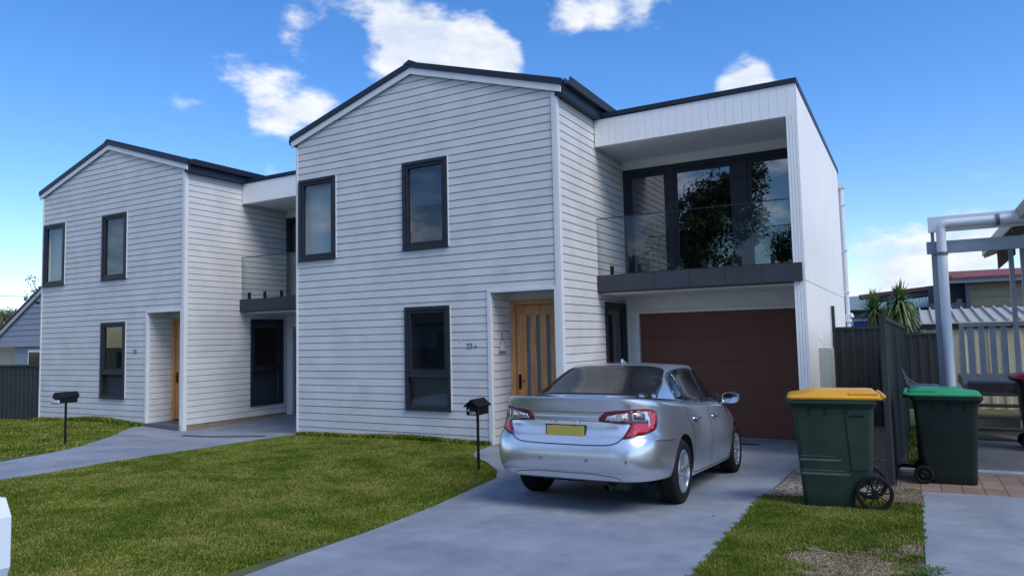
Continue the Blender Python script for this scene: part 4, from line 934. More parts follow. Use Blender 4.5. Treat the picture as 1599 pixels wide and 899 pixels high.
def make_bin(name, loc, rz, label, mb_, ml, L_=1.0, wheel_r=.165, Hh=1.0, spoked=True, scuffs=True, Wd=1.0):
    t = empty(name, loc, rz, label, 'wheelie bin')
    sx = L_; b = MB()
    prof = [(0, -.275, .15, .215), (.015, -.285, .155, .222), (.14, -.292, .17, .226), (.24, -.300, .28, .232), (.29, -.304, .315, .236), (.60, -.328, .335, .252), (.86, -.350, .350, .266), (.90, -.354, .352, .268)]
    if not spoked: prof = [(0, -.275, .20, .215), (.015, -.285, .205, .222), (.12, -.29, .215, .226), (.20, -.295, .285, .230), (.29, -.30, .30, .236), (.60, -.318, .325, .252), (.86, -.335, .345, .266), (.90, -.338, .347, .268)]
    rings = [rrect(a*sx, c*sx, -w*Wd, w*Wd, .05, z*Hh) for z, a, c, w in prof]
    loft(b, rings)
    bo = b.build('bin_body', mb_, t, smooth=True)
    b = MB(); a, c, w = prof[-1][1:]
    loft(b, [rrect((a-.012)*sx, (c+.005)*sx, -(w+.012)*Wd, (w+.012)*Wd, .05, .88*Hh), rrect((a-.045)*sx, (c+.02)*sx, -(w+.035)*Wd, (w+.035)*Wd, .05, .915*Hh), rrect((a-.055)*sx, (c+.025)*sx, -(w+.04)*Wd, (w+.04)*Wd, .05, .92*Hh), rrect((a-.055)*sx, (c+.025)*sx, -(w+.04)*Wd, (w+.04)*Wd, .05, .955*Hh)])
    b.build('rim', mb_, bo, smooth=True)
    b = MB()
    for x in (-.20, -.06, .12): b.prism([(x*sx, -.262*Wd, .90*Hh), (x*sx, -.300*Wd, .90*Hh), (x*sx, -.264*Wd, .80*Hh)], (.008, 0, 0)); b.prism([(x*sx, .262*Wd, .90*Hh), (x*sx, .300*Wd, .90*Hh), (x*sx, .264*Wd, .80*Hh)], (.008, 0, 0))
    b.build('rib', mb_, bo)
    # raised side panel near the hinge, shade of the grip painted as a flat dark oval
    b = MB(); b.prism([(.10*sx, -.268*Wd, .86*Hh), (.30*sx, -.268*Wd, .86*Hh), (.28*sx, -.240*Wd, .33*Hh), (.14*sx, -.240*Wd, .33*Hh)], (0, -.006, 0)); b.build('side_panel', mb_, bo, bevel=.004)
    if scuffs:
        b = MB()
        for z, x0, x1, th in ((.445, -.29, .02, .006), (.405, -.30, .06, .020), (.318, -.29, .08, .007), (.280, -.29, .12, .024)):
            yy = -(.226+(z-.14)*.058)*Wd; b.box(x0*sx, x1*sx, yy-.004, yy+.004, z*Hh, (z+th)*Hh)
        b.build('scuff_band', m_scuff, bo)
    b = MB(); n_ = 20; zc_ = .80*Hh; b.add([((.20+.075*math.cos(2*math.pi*k/n_))*sx, (-.2655-.0035*math.sin(2*math.pi*k/n_))*Wd-.006, zc_+.022*math.sin(2*math.pi*k/n_)) for k in range(n_)], [tuple(range(n_))]); b.build('grip_shade', mat('grip_recess_shade', (.004, .006, .006), .9), bo)
    # lid with raised middle
    b = MB(); a0, c0, w0 = (a-.035)*sx, (c+.075)*sx, (w+.045)*Wd; z = .957*Hh
    loft(b, [rrect(a0, c0, -w0, w0, .055, z), rrect(a0-.004, c0+.004, -w0-.004, w0+.004, .055, z+.016), rrect(a0+.02, c0-.01, -w0+.02, w0-.02, .06, z+.034), rrect(a0+.12, c0-.03, -w0+.05, w0-.05, .07, z+.048), rrect(a0+.20, c0-.06, -w0+.09, w0-.09, .08, z+.076), rrect(a0+.33, c0-.16, -w0+.17, w0-.17, .06, z+.082)])
    lid = b.build('lid', ml, t, smooth=True)
    b = MB(); b.box(c0-.30, c0-.04, -w0+.03, -w0+.09, z+.040, z+.062); b.box(c0-.30, c0-.04, w0-.09, w0-.03, z+.040, z+.062); b.tube([(c0+.004, -w0*.95, z+.03), (c0+.004, w0*.95, z+.03)], .022, 14); b.build('lid_handle', ml, lid, bevel=.008)
    b = MB(); b.tube([(c*sx+.03, -w0*.8, z-.01), (c*sx+.075, -w0*.8, z-.012), (c*sx+.085, -w0*.7, z-.012), (c*sx+.085, w0*.7, z-.012), (c*sx+.075, w0*.8, z-.012), (c*sx+.03, w0*.8, z-.01)], .016, 10); b.build('push_handle', mb_, t, smooth=True)
    ax = (.315 if spoked else .27)*sx
    b = MB(); b.tube([(ax, -.25*Wd, wheel_r), (ax, .25*Wd, wheel_r)], .014, 10); b.build('axle', m_black, t)
    for s_ in (-1, 1):
        b = MB(); y = s_*.262*Wd; w_ = .028; r_ = wheel_r
        b.lathe([(r_, -w_+.008), (r_-.008, -w_), (r_-.028, -w_), (r_-.034, -w_+.008), (r_-.034, w_-.008), (r_-.028, w_), (r_-.008, w_), (r_, w_-.008)], 44, 'y', (ax, y, r_))
        wo = b.build('wheel', m_tyre, t, smooth=True)
        b = MB()
        if spoked:
            for k in range(10):
                an = 2*math.pi*k/10; c_, q_ = math.cos(an), math.sin(an)
                b.tube([(ax+c_*.02, y, r_+q_*.02), (ax+c_*(r_-.03), y, r_+q_*(r_-.03))], [.008, .006], 6)
            b.lathe([(.0001, -.03), (.026, -.03), (.026, .03), (.0001, .03)], 18, 'y', (ax, y, r_), closed=False)
        else:
            b.lathe([(.0001, -.012), (.03, -.024), (.038, -.012), (r_-.034, -.010), (r_-.034, .010), (.03, .024), (.0001, .012)], 30, 'y', (ax, y, r_), closed=False)
        b.build('hub', m_black, wo, smooth=True)
    return t
make_bin('wheelie_bin', (-.745, 7.92, gzf(-.74, 7.9)+.025), R(7), 'dark green wheelie bin with a yellow lid and big spoked wheels on the grass verge', m_bin, m_ylid, L_=1.05, Hh=1.10)
make_bin('wheelie_bin', (.30, 9.70, gzf(.3, 9.7)+.014), R(179), 'dark wheelie bin with a green lid and small wheels on the brick paving', m_bin2, m_glid, L_=.93, wheel_r=.10, Hh=1.035, spoked=False, scuffs=False)
make_bin('wheelie_bin', (1.66, 12.85, gzf(1.6, 12.8)+.014), R(180), 'dark bin with a red lid beside the stairs, cut by the right edge', m_bin2, m_rlid, L_=.93, wheel_r=.10, Hh=1.07, spoked=False, scuffs=False)

# ------------------------------------------------------------------ mailboxes
def mailbox(loc, rz, label, rounded=False, num=None):
    t = empty('mailbox', loc, rz, label, 'mailbox'); hp = .735
    b = MB(); b.tube([(0, 0, -.05), (0, 0, hp)], .019, 12); b.build('post', m_black, t, smooth=True)
    w, l, h = .085, .155, .115
    b = MB(); b.box(-w, w, -l, l, hp, hp+h); bx_ = b.build('box', m_black, t, bevel=.004)
    b = MB()
    if rounded:
        prof = [(-w-.012, h*.72)]+[(-(w+.012)*math.cos(R(a_)), h*.9+.085*math.sin(R(a_))) for a_ in range(0, 181, 15)]+[(w+.012, h*.72)]
        b.prism([(x, -l-.02, hp+z) for x, z in prof], (0, 2*l+.04, 0))
    else:
        b.prism([(-w-.022, -l-.03, hp+h-.012), (-w-.022, -l-.03, hp+h+.006), (0, -l-.03, hp+h+.092), (w+.022, -l-.03, hp+h+.006), (w+.022, -l-.03, hp+h-.012), (0, -l-.03, hp+h+.070)], (0, 2*l+.06, 0))
        b.prism([(-w, -l+.005, hp+h), (0, -l+.005, hp+h+.072), (w, -l+.005, hp+h)], (0, 2*l-.01, 0))
    b.build('lid', m_black, t, smooth=rounded)
    b = MB(); b.box(-w+.012, w-.012, -l-.005, -l+.001, hp+h-.03, hp+h-.012); b.build('slot', mat('slot_dark', (.003, .003, .003), .9), bx_)
    if num:
        for s_, x, z, sz in num: text_obj('lettering', s_, sz, mat('white_letter', (.7, .72, .75), .4), bx_, (x, -l-.002, hp+z), (R(90), 0, 0), .001)
    if rounded:
        b = MB(); b.box(-w+.02, w-.01, -l-.03, -l+.02, hp+.010, hp+.055); b.build('rolled_paper', mat('paper_white', (.6, .62, .66), .8), t)
        b = MB(); b.box(-w-.004, w+.004, -l-.05, -l, hp-.006, hp+.008); b.build('tray', m_black, t)
    return t
def sight(px, py, y):
    d = ray(px, py); return d*(y/d.y)
def on_ground(px, py, y0=7):
    """point of the ground on a sight line (used to read positions off the survey)"""
    d = ray(px, py); lo, hi = 2.0, 40.0
    for _ in range(50):
        mid = (lo+hi)/2; p = d*mid
        if p.z > gzf(p.x, p.y): lo = mid
        else: hi = mid
    return d*lo
p = on_ground(747.5, 735); mailbox((p.x, p.y, p.z), R(4), 'black gable roofed mailbox on a thin post beside the silver car', num=[('2/', -.07, .055, .05), ('23A', -.035, .012, .055)])
p = on_ground(101.5, 695); mailbox((p.x, p.y, p.z), R(3), 'black round topped mailbox on a thin post on the left lawn', rounded=True)

# ------------------------------------------------------------------ steel fences
def ribbed(b, p0, p1, z0, z1, pitch=.19, d=.022, zf0=None, zf1=None):
    """corrugated fence sheet between two plan points; real folded profile"""
    P0, P1 = Vector((*p0, 0)), Vector((*p1, 0)); Ls = (P1-P0).length; u = (P1-P0)/Ls; n = Vector((u.y, -u.x, 0))
    s = 0; pts = []
    while s < Ls:
        for ds, dd in ((0, 0), (.10, 0), (.115, d), (.175, d), (.19, 0)):
            if s+ds*pitch/.19 <= Ls: pts.append((s+ds*pitch/.19, dd))
        s += pitch
    pts.append((Ls, 0)); 
    for (a, da), (c, dc) in zip(pts[:-1], pts[1:]):
        if c-a < 1e-5: continue
        A = P0+u*a+n*da; Cc = P0+u*c+n*dc
        za0 = z0 if zf0 is None else zf0(a/Ls); zc0 = z0 if zf0 is None else zf0(c/Ls); za1 = z1 if zf1 is None else zf1(a/Ls); zc1 = z1 if zf1 is None else zf1(c/Ls)
        b.quad((A.x, A.y, za0), (Cc.x, Cc.y, zc0), (Cc.x, Cc.y, zc1), (A.x, A.y, za1))
def fence(p0, p1, z0, z1, label, posts, rail=.05, pitch=.19, tall=()):
    t = empty('fence', (0, 0, 0), 0, label, 'fence')
    f0 = (lambda u: z0[0]+(z0[1]-z0[0])*u) if isinstance(z0, tuple) else (lambda u: z0); f1 = (lambda u: z1[0]+(z1[1]-z1[0])*u) if isinstance(z1, tuple) else (lambda u: z1)
    b = MB(); ribbed(b, p0, p1, 0, 0, pitch, .022, f0, f1); b.build('fence_sheet', m_fence, t)
    P0, P1 = Vector((*p0, 0)), Vector((*p1, 0)); u = (P1-P0).normalized(); n = Vector((u.y, -u.x, 0))
    for zz, hh in ((f1, rail), (lambda q: f0(q)+.01, .06)):
        a, c = P0-n*.018, P1-n*.018; b = MB()
        b.add([(*(a+n*d_).xy, zz(0)+e) for d_ in (0, .055) for e in (0, -hh+.0)]+[(*(c+n*d_).xy, zz(1)+e) for d_ in (0, .055) for e in (0, -hh)], [(0, 1, 3, 2), (4, 6, 7, 5), (0, 4, 5, 1), (2, 3, 7, 6), (0, 2, 6, 4), (1, 5, 7, 3)])
        b.build('rail', m_fence, t)
    Ls = (P1-P0).length
    for i, s in enumerate(posts):
        c = P0+(P1-P0)*s; e = dict(tall).get(i, .03); b = MB(); b.box(c.x-.03, c.x+.03, c.y-.03, c.y+.03, f0(s)-.1, f1(s)+e); b.build('post', m_fence, t, bevel=.004)
    return t
fence((-.28, 9.10), (-.13, 15.1), (-1.77, -1.80), (.155, .05), 'dark steel boundary fence running back between the two bins', (0, .4, .8, 1.0))
fence((-1.30, 15.07), (-.30, 15.0), -1.82, .07, 'short dark steel fence closing the gap beside the white side wall', (0.0, 1.0), tall=[(0, .41)])
fence((-.35, 18.6), (.62, 18.6), -1.85, -.09, 'dark steel fence at the back beside the cream shed', (0.0, 1.0))
fence((-24.5, 10.02), (-19.50, 10.02), (-2.05, -1.95), (-.43, -.41), 'dark steel fence left of the farther townhouse', (.0, .5, .995), pitch=.21, tall=[(2, .05)])

# ------------------------------------------------------------------ pergola, drain pipe and verandah at the right
per = empty('pergola', (.33, 10.62, -1.76), 0, 'pale grey timber pergola frame with one post behind the green lidded bin', 'pergola')
def wbuild(b, name, material, root, **k):
    o = b.build(name, material, root, **k); o.location = Vector(o.location)-Vector(root.location); return o
b = MB(); b.box(.285, .375, 10.60, 10.69, -1.78, .955); wbuild(b, 'post', m_greywood, per, bevel=.004)
b = MB(); b.box(.235, 3.4, 10.575, 10.62, .955, 1.115); wbuild(b, 'beam', m_greywood, per, bevel=.004)
b = MB(); b.box(.265, 3.4, 10.585, 10.63, 1.235, 1.435); wbuild(b, 'top_beam', m_pvc, per, bevel=.004)
b = MB(); b.box(.29, .33, 10.63, 10.67, .955, 1.40); wbuild(b, 'strut', m_greywood, per)
pipe = empty('drain_pipe', (.40, 10.5, -1.76), 0, 'thick white plastic drain pipe rising behind the green lidded bin and turning right', 'pipe')
b = MB(); xz = [(.40, -1.76), (.40, 1.22)]; pts = [(x, 10.50, z) for x, z in xz]
for k in range(1, 9):
    a_ = R(90*k/8); pts.append((.40+.075-.075*math.cos(a_), 10.50, 1.245+.075*math.sin(a_)))
pts.append((3.4, 10.50, 1.325)); b.tube(pts, .056, 22); wbuild(b, 'pipe', m_pvc, pipe, smooth=True)
m_col = mat('grey_pipe_clamp', (.10, .12, .16), .5)
b = MB(); b.tube([(.40, 10.5, .925), (.40, 10.5, .965)], .067, 22); wbuild(b, 'clamp', m_col, pipe, smooth=True)
b = MB(); b.tube([(.985, 10.5, 1.32), (1.025, 10.5, 1.32)], .072, 22); wbuild(b, 'clamp', m_col, pipe, smooth=True)

ver = empty('verandah', (2, 14.6, -1.8), 0, 'grey timber verandah with picket railing and open stairs at the right edge', 'verandah')
m_dtim = mat('brown_deck_timber', (.055, .042, .038), .8, var=.15, vscale=6); m_stair = mat('weathered_stair_timber', (.06, .052, .048), .85, var=.2, vscale=8)
b = MB(); b.box(.80, 3.4, 14.50, 17.5, -1.12, -.94); wbuild(b, 'deck', m_dtim, ver)
for i, x in enumerate((.89, 1.05, 1.21, 1.37, 1.82, 1.98)):
    b = MB(); b.box(x-.045, x+.045, 14.53, 14.55, -.86, .05); wbuild(b, 'picket', m_greywood, ver)
b = MB(); b.box(.735, .80, 14.5, 14.58, -1.0, .08); wbuild(b, 'post', m_greywood, ver)
b = MB(); b.box(1.505, 1.575, 14.48, 14.56, -1.8, 1.30); wbuild(b, 'post', m_greywood, ver)
b = MB(); b.box(1.635, 1.72, 14.20, 14.28, -1.8, 1.30); wbuild(b, 'post', m_greywood, ver)
b = MB(); b.box(.80, 2.2, 14.50, 14.585, .02, .065); wbuild(b, 'rail', m_greywood, ver)
b = MB(); b.box(.80, 2.2, 14.51, 14.575, -.90, -.86); wbuild(b, 'rail', m_greywood, ver)
for i in range(4):
    b = MB(); z = -1.10-.165*i; y = 14.30-.24*i; b.box(.80, 1.52+.01*i, y-.02, y+.22, z-.04, z); wbuild(b, 'stair_tread', m_stair, ver)
for x in (.765, 1.53):
    b = MB(); b.prism([(x, 14.5, -.96), (x, 14.5, -1.14), (x, 13.45, -1.84), (x, 13.35, -1.70)], (.04, 0, 0)); wbuild(b, 'stringer', m_stair, ver)
m_eave = mat('cream_eave_lining', (.34, .31, .26), .7, var=.06); m_ev2 = mat('brown_eave_timber', (.12, .09, .07), .8)
b = MB(); b.prism([(1.24, 9.2, 1.36), (1.24, 9.2, 1.44), (4.4, 9.2, 2.55), (4.4, 9.2, 2.47)], (0, 6.3, 0)); wbuild(b, 'roof', mat('aged_roof_sheet', (.16, .15, .14), .7), ver)
b = MB(); b.box(1.215, 1.239, 9.2, 15.52, 1.30, 1.46); wbuild(b, 'fascia', m_eave, ver)
b = MB(); b.prism([(1.24, 15.5, 1.26), (1.24, 15.5, 1.45), (4.4, 15.5, 2.56), (4.4, 15.5, 2.38)], (0, .03, 0)); wbuild(b, 'barge_board', m_eave, ver)
y = 9.6
while y < 15.4:
    b = MB(); b.prism([(1.245, y, 1.26), (1.245, y, 1.359), (4.3, y, 2.432), (4.3, y, 2.33)], (0, .05, 0)); wbuild(b, 'rafter', m_eave if int(y*10) % 2 else m_ev2, ver); y += .62
b = MB(); b.prism([(1.36, 14.6, 1.30), (1.36, 14.6, .98), (1.62, 14.6, 1.22), (1.62, 14.6, 1.32)], (0, .05, 0)); wbuild(b, 'bracket', m_ev2, ver)
# grey slatted frame lying against the fence
sl = empty('slatted_frame', (-.05, 11.0, -.75), 0, 'grey slatted timber frame leaning on the side fence behind the green lidded bin', 'frame')
for k in range(4):
    b = MB(); b.tube([(-.085+.012*k, 0, .215-.055*k), (-.03+.01*k, 0, .10-.045*k), (.07, 0, .015-.03*k), (.31, 0, .01-.03*k)], .0095, 6); b.build('slat', m_greywood, sl)
b = MB(); b.box(.0, .34, .0, .25, -.03, -.005); b.build('seat', m_greywood, sl)
for x in (.06, .32):
    b = MB(); b.box(x-.015, x+.015, .1, .13, -1.03, -.03); b.build('leg', m_black, sl)
# black jack handle like bar on the paving
b = MB(); b.box(-.20, .12, 10.18, 10.22, -1.71, -1.665); b.tube([(-.2, 10.2, -1.69), (-.24, 10.2, -1.72)], .015, 8); tag(b.build('metal_bar', m_black), 'short black metal bar lying on the paving behind the green lidded bin', 'bar')

# ------------------------------------------------------------------ neighbours behind
shed = empty('garden_shed', (.24, 19, -1.85), 0, 'cream corrugated steel shed behind the picket railing', 'shed')
b = MB(); ribbed(b, (.30, 19.0), (4.0, 19.0), -1.9, .10, pitch=.26, d=.03); wbuild(b, 'wall', m_cream, shed)
b = MB(); ribbed(b, (.30, 22.0), (.30, 19.0), -1.9, .10, pitch=.26, d=.03); wbuild(b, 'wall', m_cream, shed)
b = MB(); b.prism([(.20, 18.9, .10), (.20, 18.9, .13), (.20, 22, .50), (.20, 22, .47)], (3.9, 0, 0))
x = .22
while x < 4.0: b.prism([(x, 18.895, .125), (x, 18.895, .185), (x, 22, .56), (x, 22, .50)], (.035, 0, 0)); x += .235
wbuild(b, 'roof', mat('cream_roof_sheet', (.40, .385, .32), .5), shed)
b = MB(); b.box(.22, 4.0, 18.93, 18.97, -.02, .10); wbuild(b, 'gutter', m_char, shed)

tan = empty('neighbour_house', (3, 30, -1.8), 0, 'tan weatherboard house with a red roof seen behind the shed', 'house')
b = MB()
for k in range(12):
    z = -1.9+k*.29; b.box(1.72, 7.5, 28.0-.02, 28.2, z, z+.27)
b.box(1.74, 7.5, 28.01, 34, -1.9, 1.56); wbuild(b, 'wall', m_tan, tan)
b = MB(); b.box(1.20, 7.7, 27.45, 27.5, 1.47, 1.60); b.prism([(1.22, 27.5, 1.60), (1.22, 27.5, 1.47), (1.22, 31, 1.87), (1.22, 31, 2.0)], (.03, 0, 0)); wbuild(b, 'fascia', mat('blue_grey_fascia', (.16, .21, .28), .6), tan)
b = MB(); b.prism([(1.18, 27.42, 1.60), (1.18, 27.42, 1.66), (1.18, 31, 2.10), (1.18, 34.6, 1.66), (1.18, 34.6, 1.60)], (6.6, 0, 0)); b.prism([(1.15, 27.40, 1.62), (1.15, 31, 2.07), (1.15, 31, 2.17), (1.15, 27.40, 1.72)], (.12, 0, 0)); wbuild(b, 'roof', m_redtile, tan)
b = MB(); b.box(.6, 1.72, 29.0, 29.1, -1.9, 1.5); wbuild(b, 'porch_wall', mat('dark_blue_porch', (.05, .06, .085), .8), tan)
b = MB(); b.box(1.45, 1.60, 28.93, 28.99, .75, 1.0); wbuild(b, 'window', mat('bright_window', (.35, .42, .46), .2), tan)
b = MB(); b.box(.55, 1.72, 27.6, 27.65, .30, .78); b.box(.55, 1.74, 27.6, 27.66, .78, .83); wbuild(b, 'porch_rail', mat('dark_blue_rail', (.06, .075, .11), .7), tan)
b = MB(); b.box(1.64, 1.76, 27.55, 27.67, -1.9, 1.47); wbuild(b, 'porch_post', mat('dark_blue_rail'), tan)

gh = empty('neighbour_house', (-1, 33, -1.8), 0, 'blue grey house with a corrugated roof and a bright blue roller door', 'house')
b = MB(); b.box(-8, 1.4, 32.2, 38, -1.9, .80); wbuild(b, 'wall', m_bluegrey, gh)
b = MB(); b.prism([(-8.4, 31.9, .78), (-8.4, 31.9, .82), (-8.4, 35.5, 1.52), (-8.4, 39, .82), (-8.4, 39, .78)], (9.9, 0, 0))
x = -2.6
while x < 1.5: b.prism([(x, 31.88, .82), (x, 31.88, .85), (x, 35.45, 1.55), (x, 35.45, 1.52)], (.035, 0, 0)); x += .115
wbuild(b, 'roof', m_greenroof, gh)
b = MB(); b.box(-8.4, 1.5, 31.84, 31.88, .68, .80); wbuild(b, 'gutter', m_char, gh)
b = MB()
for i in range(14): b.box(-2.02+i*.075, -2.02+i*.075+.066, 32.13, 32.17, -1.9, .36)
b.box(-2.02, -.97, 32.15, 32.18, -1.9, .36); wbuild(b, 'roller_door', m_blue, gh)
b = MB(); b.box(-2.12, -2.03, 32.1, 32.18, -1.9, .45); b.box(-2.12, -.86, 32.1, 32.18, .37, .45); wbuild(b, 'door_frame', m_white, gh)
b = MB(); b.box(.25, .85, 32.1, 32.18, -.4, .45); wbuild(b, 'window', mat('bright_window'), gh)
cp = empty('carport', (0, 29, -1.8), 0, 'brown edged carport roof behind the two spiky yuccas', 'carport')
b = MB(); b.prism([(-1.66, 30.0, 1.20), (-1.66, 30.0, 1.33), (1.2, 30.0, 1.60), (1.2, 30.0, 1.45)], (0, 1.6, 0)); wbuild(b, 'roof', m_brownroof, cp)
b = MB(); b.prism([(-1.3, 30.05, 1.05), (-1.3, 30.05, 1.22), (1.2, 30.05, 1.44), (1.2, 30.05, 1.26)], (0, 1.4, 0)); wbuild(b, 'beam', mat('dark_blue_porch'), cp)
for x in (-.7, 1.15):
    b = MB(); b.box(x-.04, x+.04, 30.2, 30.28, -1.85, 1.2); wbuild(b, 'post', mat('dark_blue_porch'), cp)

# spiky yuccas
def yucca(loc, h, r, n, label, droop=.5, seed=1):
    rg = random.Random(seed); t = empty('yucca', loc, 0, label, 'yucca')
    b = MB(); b.tube([(0, 0, -.2), (.03, 0, h*.5), (0, .02, h)], [.13, .10, .09], 10); b.build('trunk', mat('yucca_trunk', (.11, .08, .05), .9, var=.3, vscale=12), t)
    green, dead = MB(), MB()
    for i in range(n):
        el = R(rg.uniform(-35, 88)) if i < n*.8 else R(rg.uniform(-80, -40)); az = rg.uniform(0, 2*math.pi); L_ = r*rg.uniform(.75, 1.1); w = .019*rg.uniform(.8, 1.3)
        d = Vector((math.cos(az)*math.cos(el), math.sin(az)*math.cos(el), math.sin(el))); s = d.cross(Vector((0, 0, 1))).normalized()*w
        p = Vector((rg.uniform(-.05, .05), rg.uniform(-.05, .05), h+rg.uniform(-.15, .1))); k_ = 5; L0 = []
        for j in range(k_+1):
            f = j/k_; q = p+d*L_*f+Vector((0, 0, -droop*L_*f*f*math.cos(el)*rg.uniform(.8, 1.1))); wj = s*(1-.15*f)*(1 if f < .7 else (1-f)/.3+.06); L0.append((q-wj, q+wj))
        tgt = green if i < n*.84 else dead
        for (a, c), (e, g) in zip(L0[:-1], L0[1:]): tgt.quad(a, c, g, e)
    green.build('leaves', mat('yucca_leaf', (.07, .13, .03), .5, vcol=(.16, .22, .05), vscale=5), t)
    dead.build('dead_leaves', mat('dead_leaf', (.24, .18, .09), .9), t)
yucca((-.94, 24, -1.8), 2.42, .64, 260, 'smaller upright spiky yucca behind the short dark fence', .25, 3)
yucca((-.24, 24, -1.8), 2.58, .74, 380, 'larger drooping spiky yucca behind the side fence', .75, 5)
b = MB()
rg = random.Random(4)
for i in range(50): 
    a = Vector((rg.uniform(.0, .8), 21.6, rg.uniform(-.4, .0))); b.tube([a, a+Vector((rg.uniform(-.3, .3), 0, rg.uniform(.1, .45)))], .008, 4)
tag(b.build('bare_shrub', mat('bare_twig', (.10, .09, .08), .9)), 'tangle of bare twigs behind the dark back fence', 'shrub')

# left: the gabled neighbour, farther roof, tree and service line
nb = empty('neighbour_house', (-27, 14, -1.8), 0, 'lilac grey gabled house seen past the left edge of the farther townhouse', 'house')
def L(px, py, y=14): q = sight(px, py, y); return (q.x, q.z)
ex, ez = L(-6, 534); kx, kz = L(62, 464); sl_ = (kz-ez)/(kx-ex)
px_, pz_ = kx+1.2, kz+1.2*sl_; ex, ez = ex-.15, ez-.15*sl_
b = MB(); zw = L(30, 541)[1]
for k in range(16):
    z = zw+k*.20; z1 = z+.188
    xa = ex+max(0, (z-ez-.06))/sl_; xa2 = ex+max(0, (z1-ez-.06))/sl_
    xb, xb2 = 2*px_-xa, 2*px_-xa2
    if xa2 >= px_: break
    b.prism([(xa, 13.98-.012, z), (xb, 13.98-.012, z), (xb2, 13.98, z1), (xa2, 13.98, z1)], (0, .15, 0))
wbuild(b, 'gable_wall', m_lilac, nb)
xw = L(17.5, 560)[0]; b = MB()
for k in range(14):
    z = zw-.20-k*.20+.0; b.box(xw, 2*px_-xw, 14.12, 14.25, z, z+.188)
b.box(xw+.02, 2*px_-xw, 14.13, 22, -2, zw-.01); wbuild(b, 'wall', m_lilac, nb)
b = MB(); b.prism([(ex, 13.90, ez), (ex, 13.90, ez+.16), (px_, 13.90, pz_+.16), (px_, 13.90, pz_)], (0, .06, 0)); wbuild(b, 'barge_board', mat('pale_barge', (.40, .43, .46), .6), nb)
b = MB(); b.prism([(ex-.05, 13.87, ez+.162), (ex-.05, 13.87, ez+.22), (px_, 13.87, pz_+.22), (px_, 13.87, pz_+.162)], (0, 8.5, 0)); b.prism([(2*px_-ex+.05, 13.87, ez+.162), (2*px_-ex+.05, 13.87, ez+.22), (px_+.001, 13.87, pz_+.22), (px_+.001, 13.87, pz_+.162)], (0, 8.5, 0)); wbuild(b, 'roof', m_roof, nb)
wx0, wz1 = L(41, 546); b = MB(); b.box(wx0, wx0+1.3, 14.06, 14.119, wz1-1.5, wz1); wbuild(b, 'window_frame', m_white, nb)
b = MB(); b.box(wx0+.09, wx0+1.2, 14.04, 14.07, wz1-1.4, wz1-.09); wbuild(b, 'window', mat('dark_window', (.02, .022, .026), .1), nb)
far = empty('neighbour_house', (-40, 22, -1.8), 0, 'distant house with a tan roof at the left edge above the dark fence', 'house')
q0 = sight(-30, 503, 24); q1 = sight(16, 556, 24)
b = MB(); b.prism([(q0.x-8, 24, sight(0, 534, 24).z), (q0.x-8, 27, sight(0, 503, 24).z+.1), (q0.x-8, 27.1, sight(0, 503, 24).z)], (q1.x-q0.x+14, 0, 0)); wbuild(b, 'roof', mat('tan_roof', (.22, .17, .10), .8), far)
b = MB(); b.box(q0.x-7.6, q1.x+5, 24.5, 30, -2, sight(0, 540, 24).z); wbuild(b, 'wall', m_tan, far)
a = sight(-40, 459, 12); c = sight(56.5, 463, 13.75)
b = MB(); b.tube([a, (a+c)/2+Vector((0, 0, -.03)), c], .011, 6); tag(b.build('service_cable', m_black), 'thin black overhead cable running to the gable at the left edge', 'cable')
b = MB(); q = c; b.tube([q+Vector((-.05, 0, -.12)), q+Vector((.02, 0, -.22)), q+Vector((.0, .1, -.24))], .035, 8); wbuild(b, 'cable_bracket', m_black, nb)

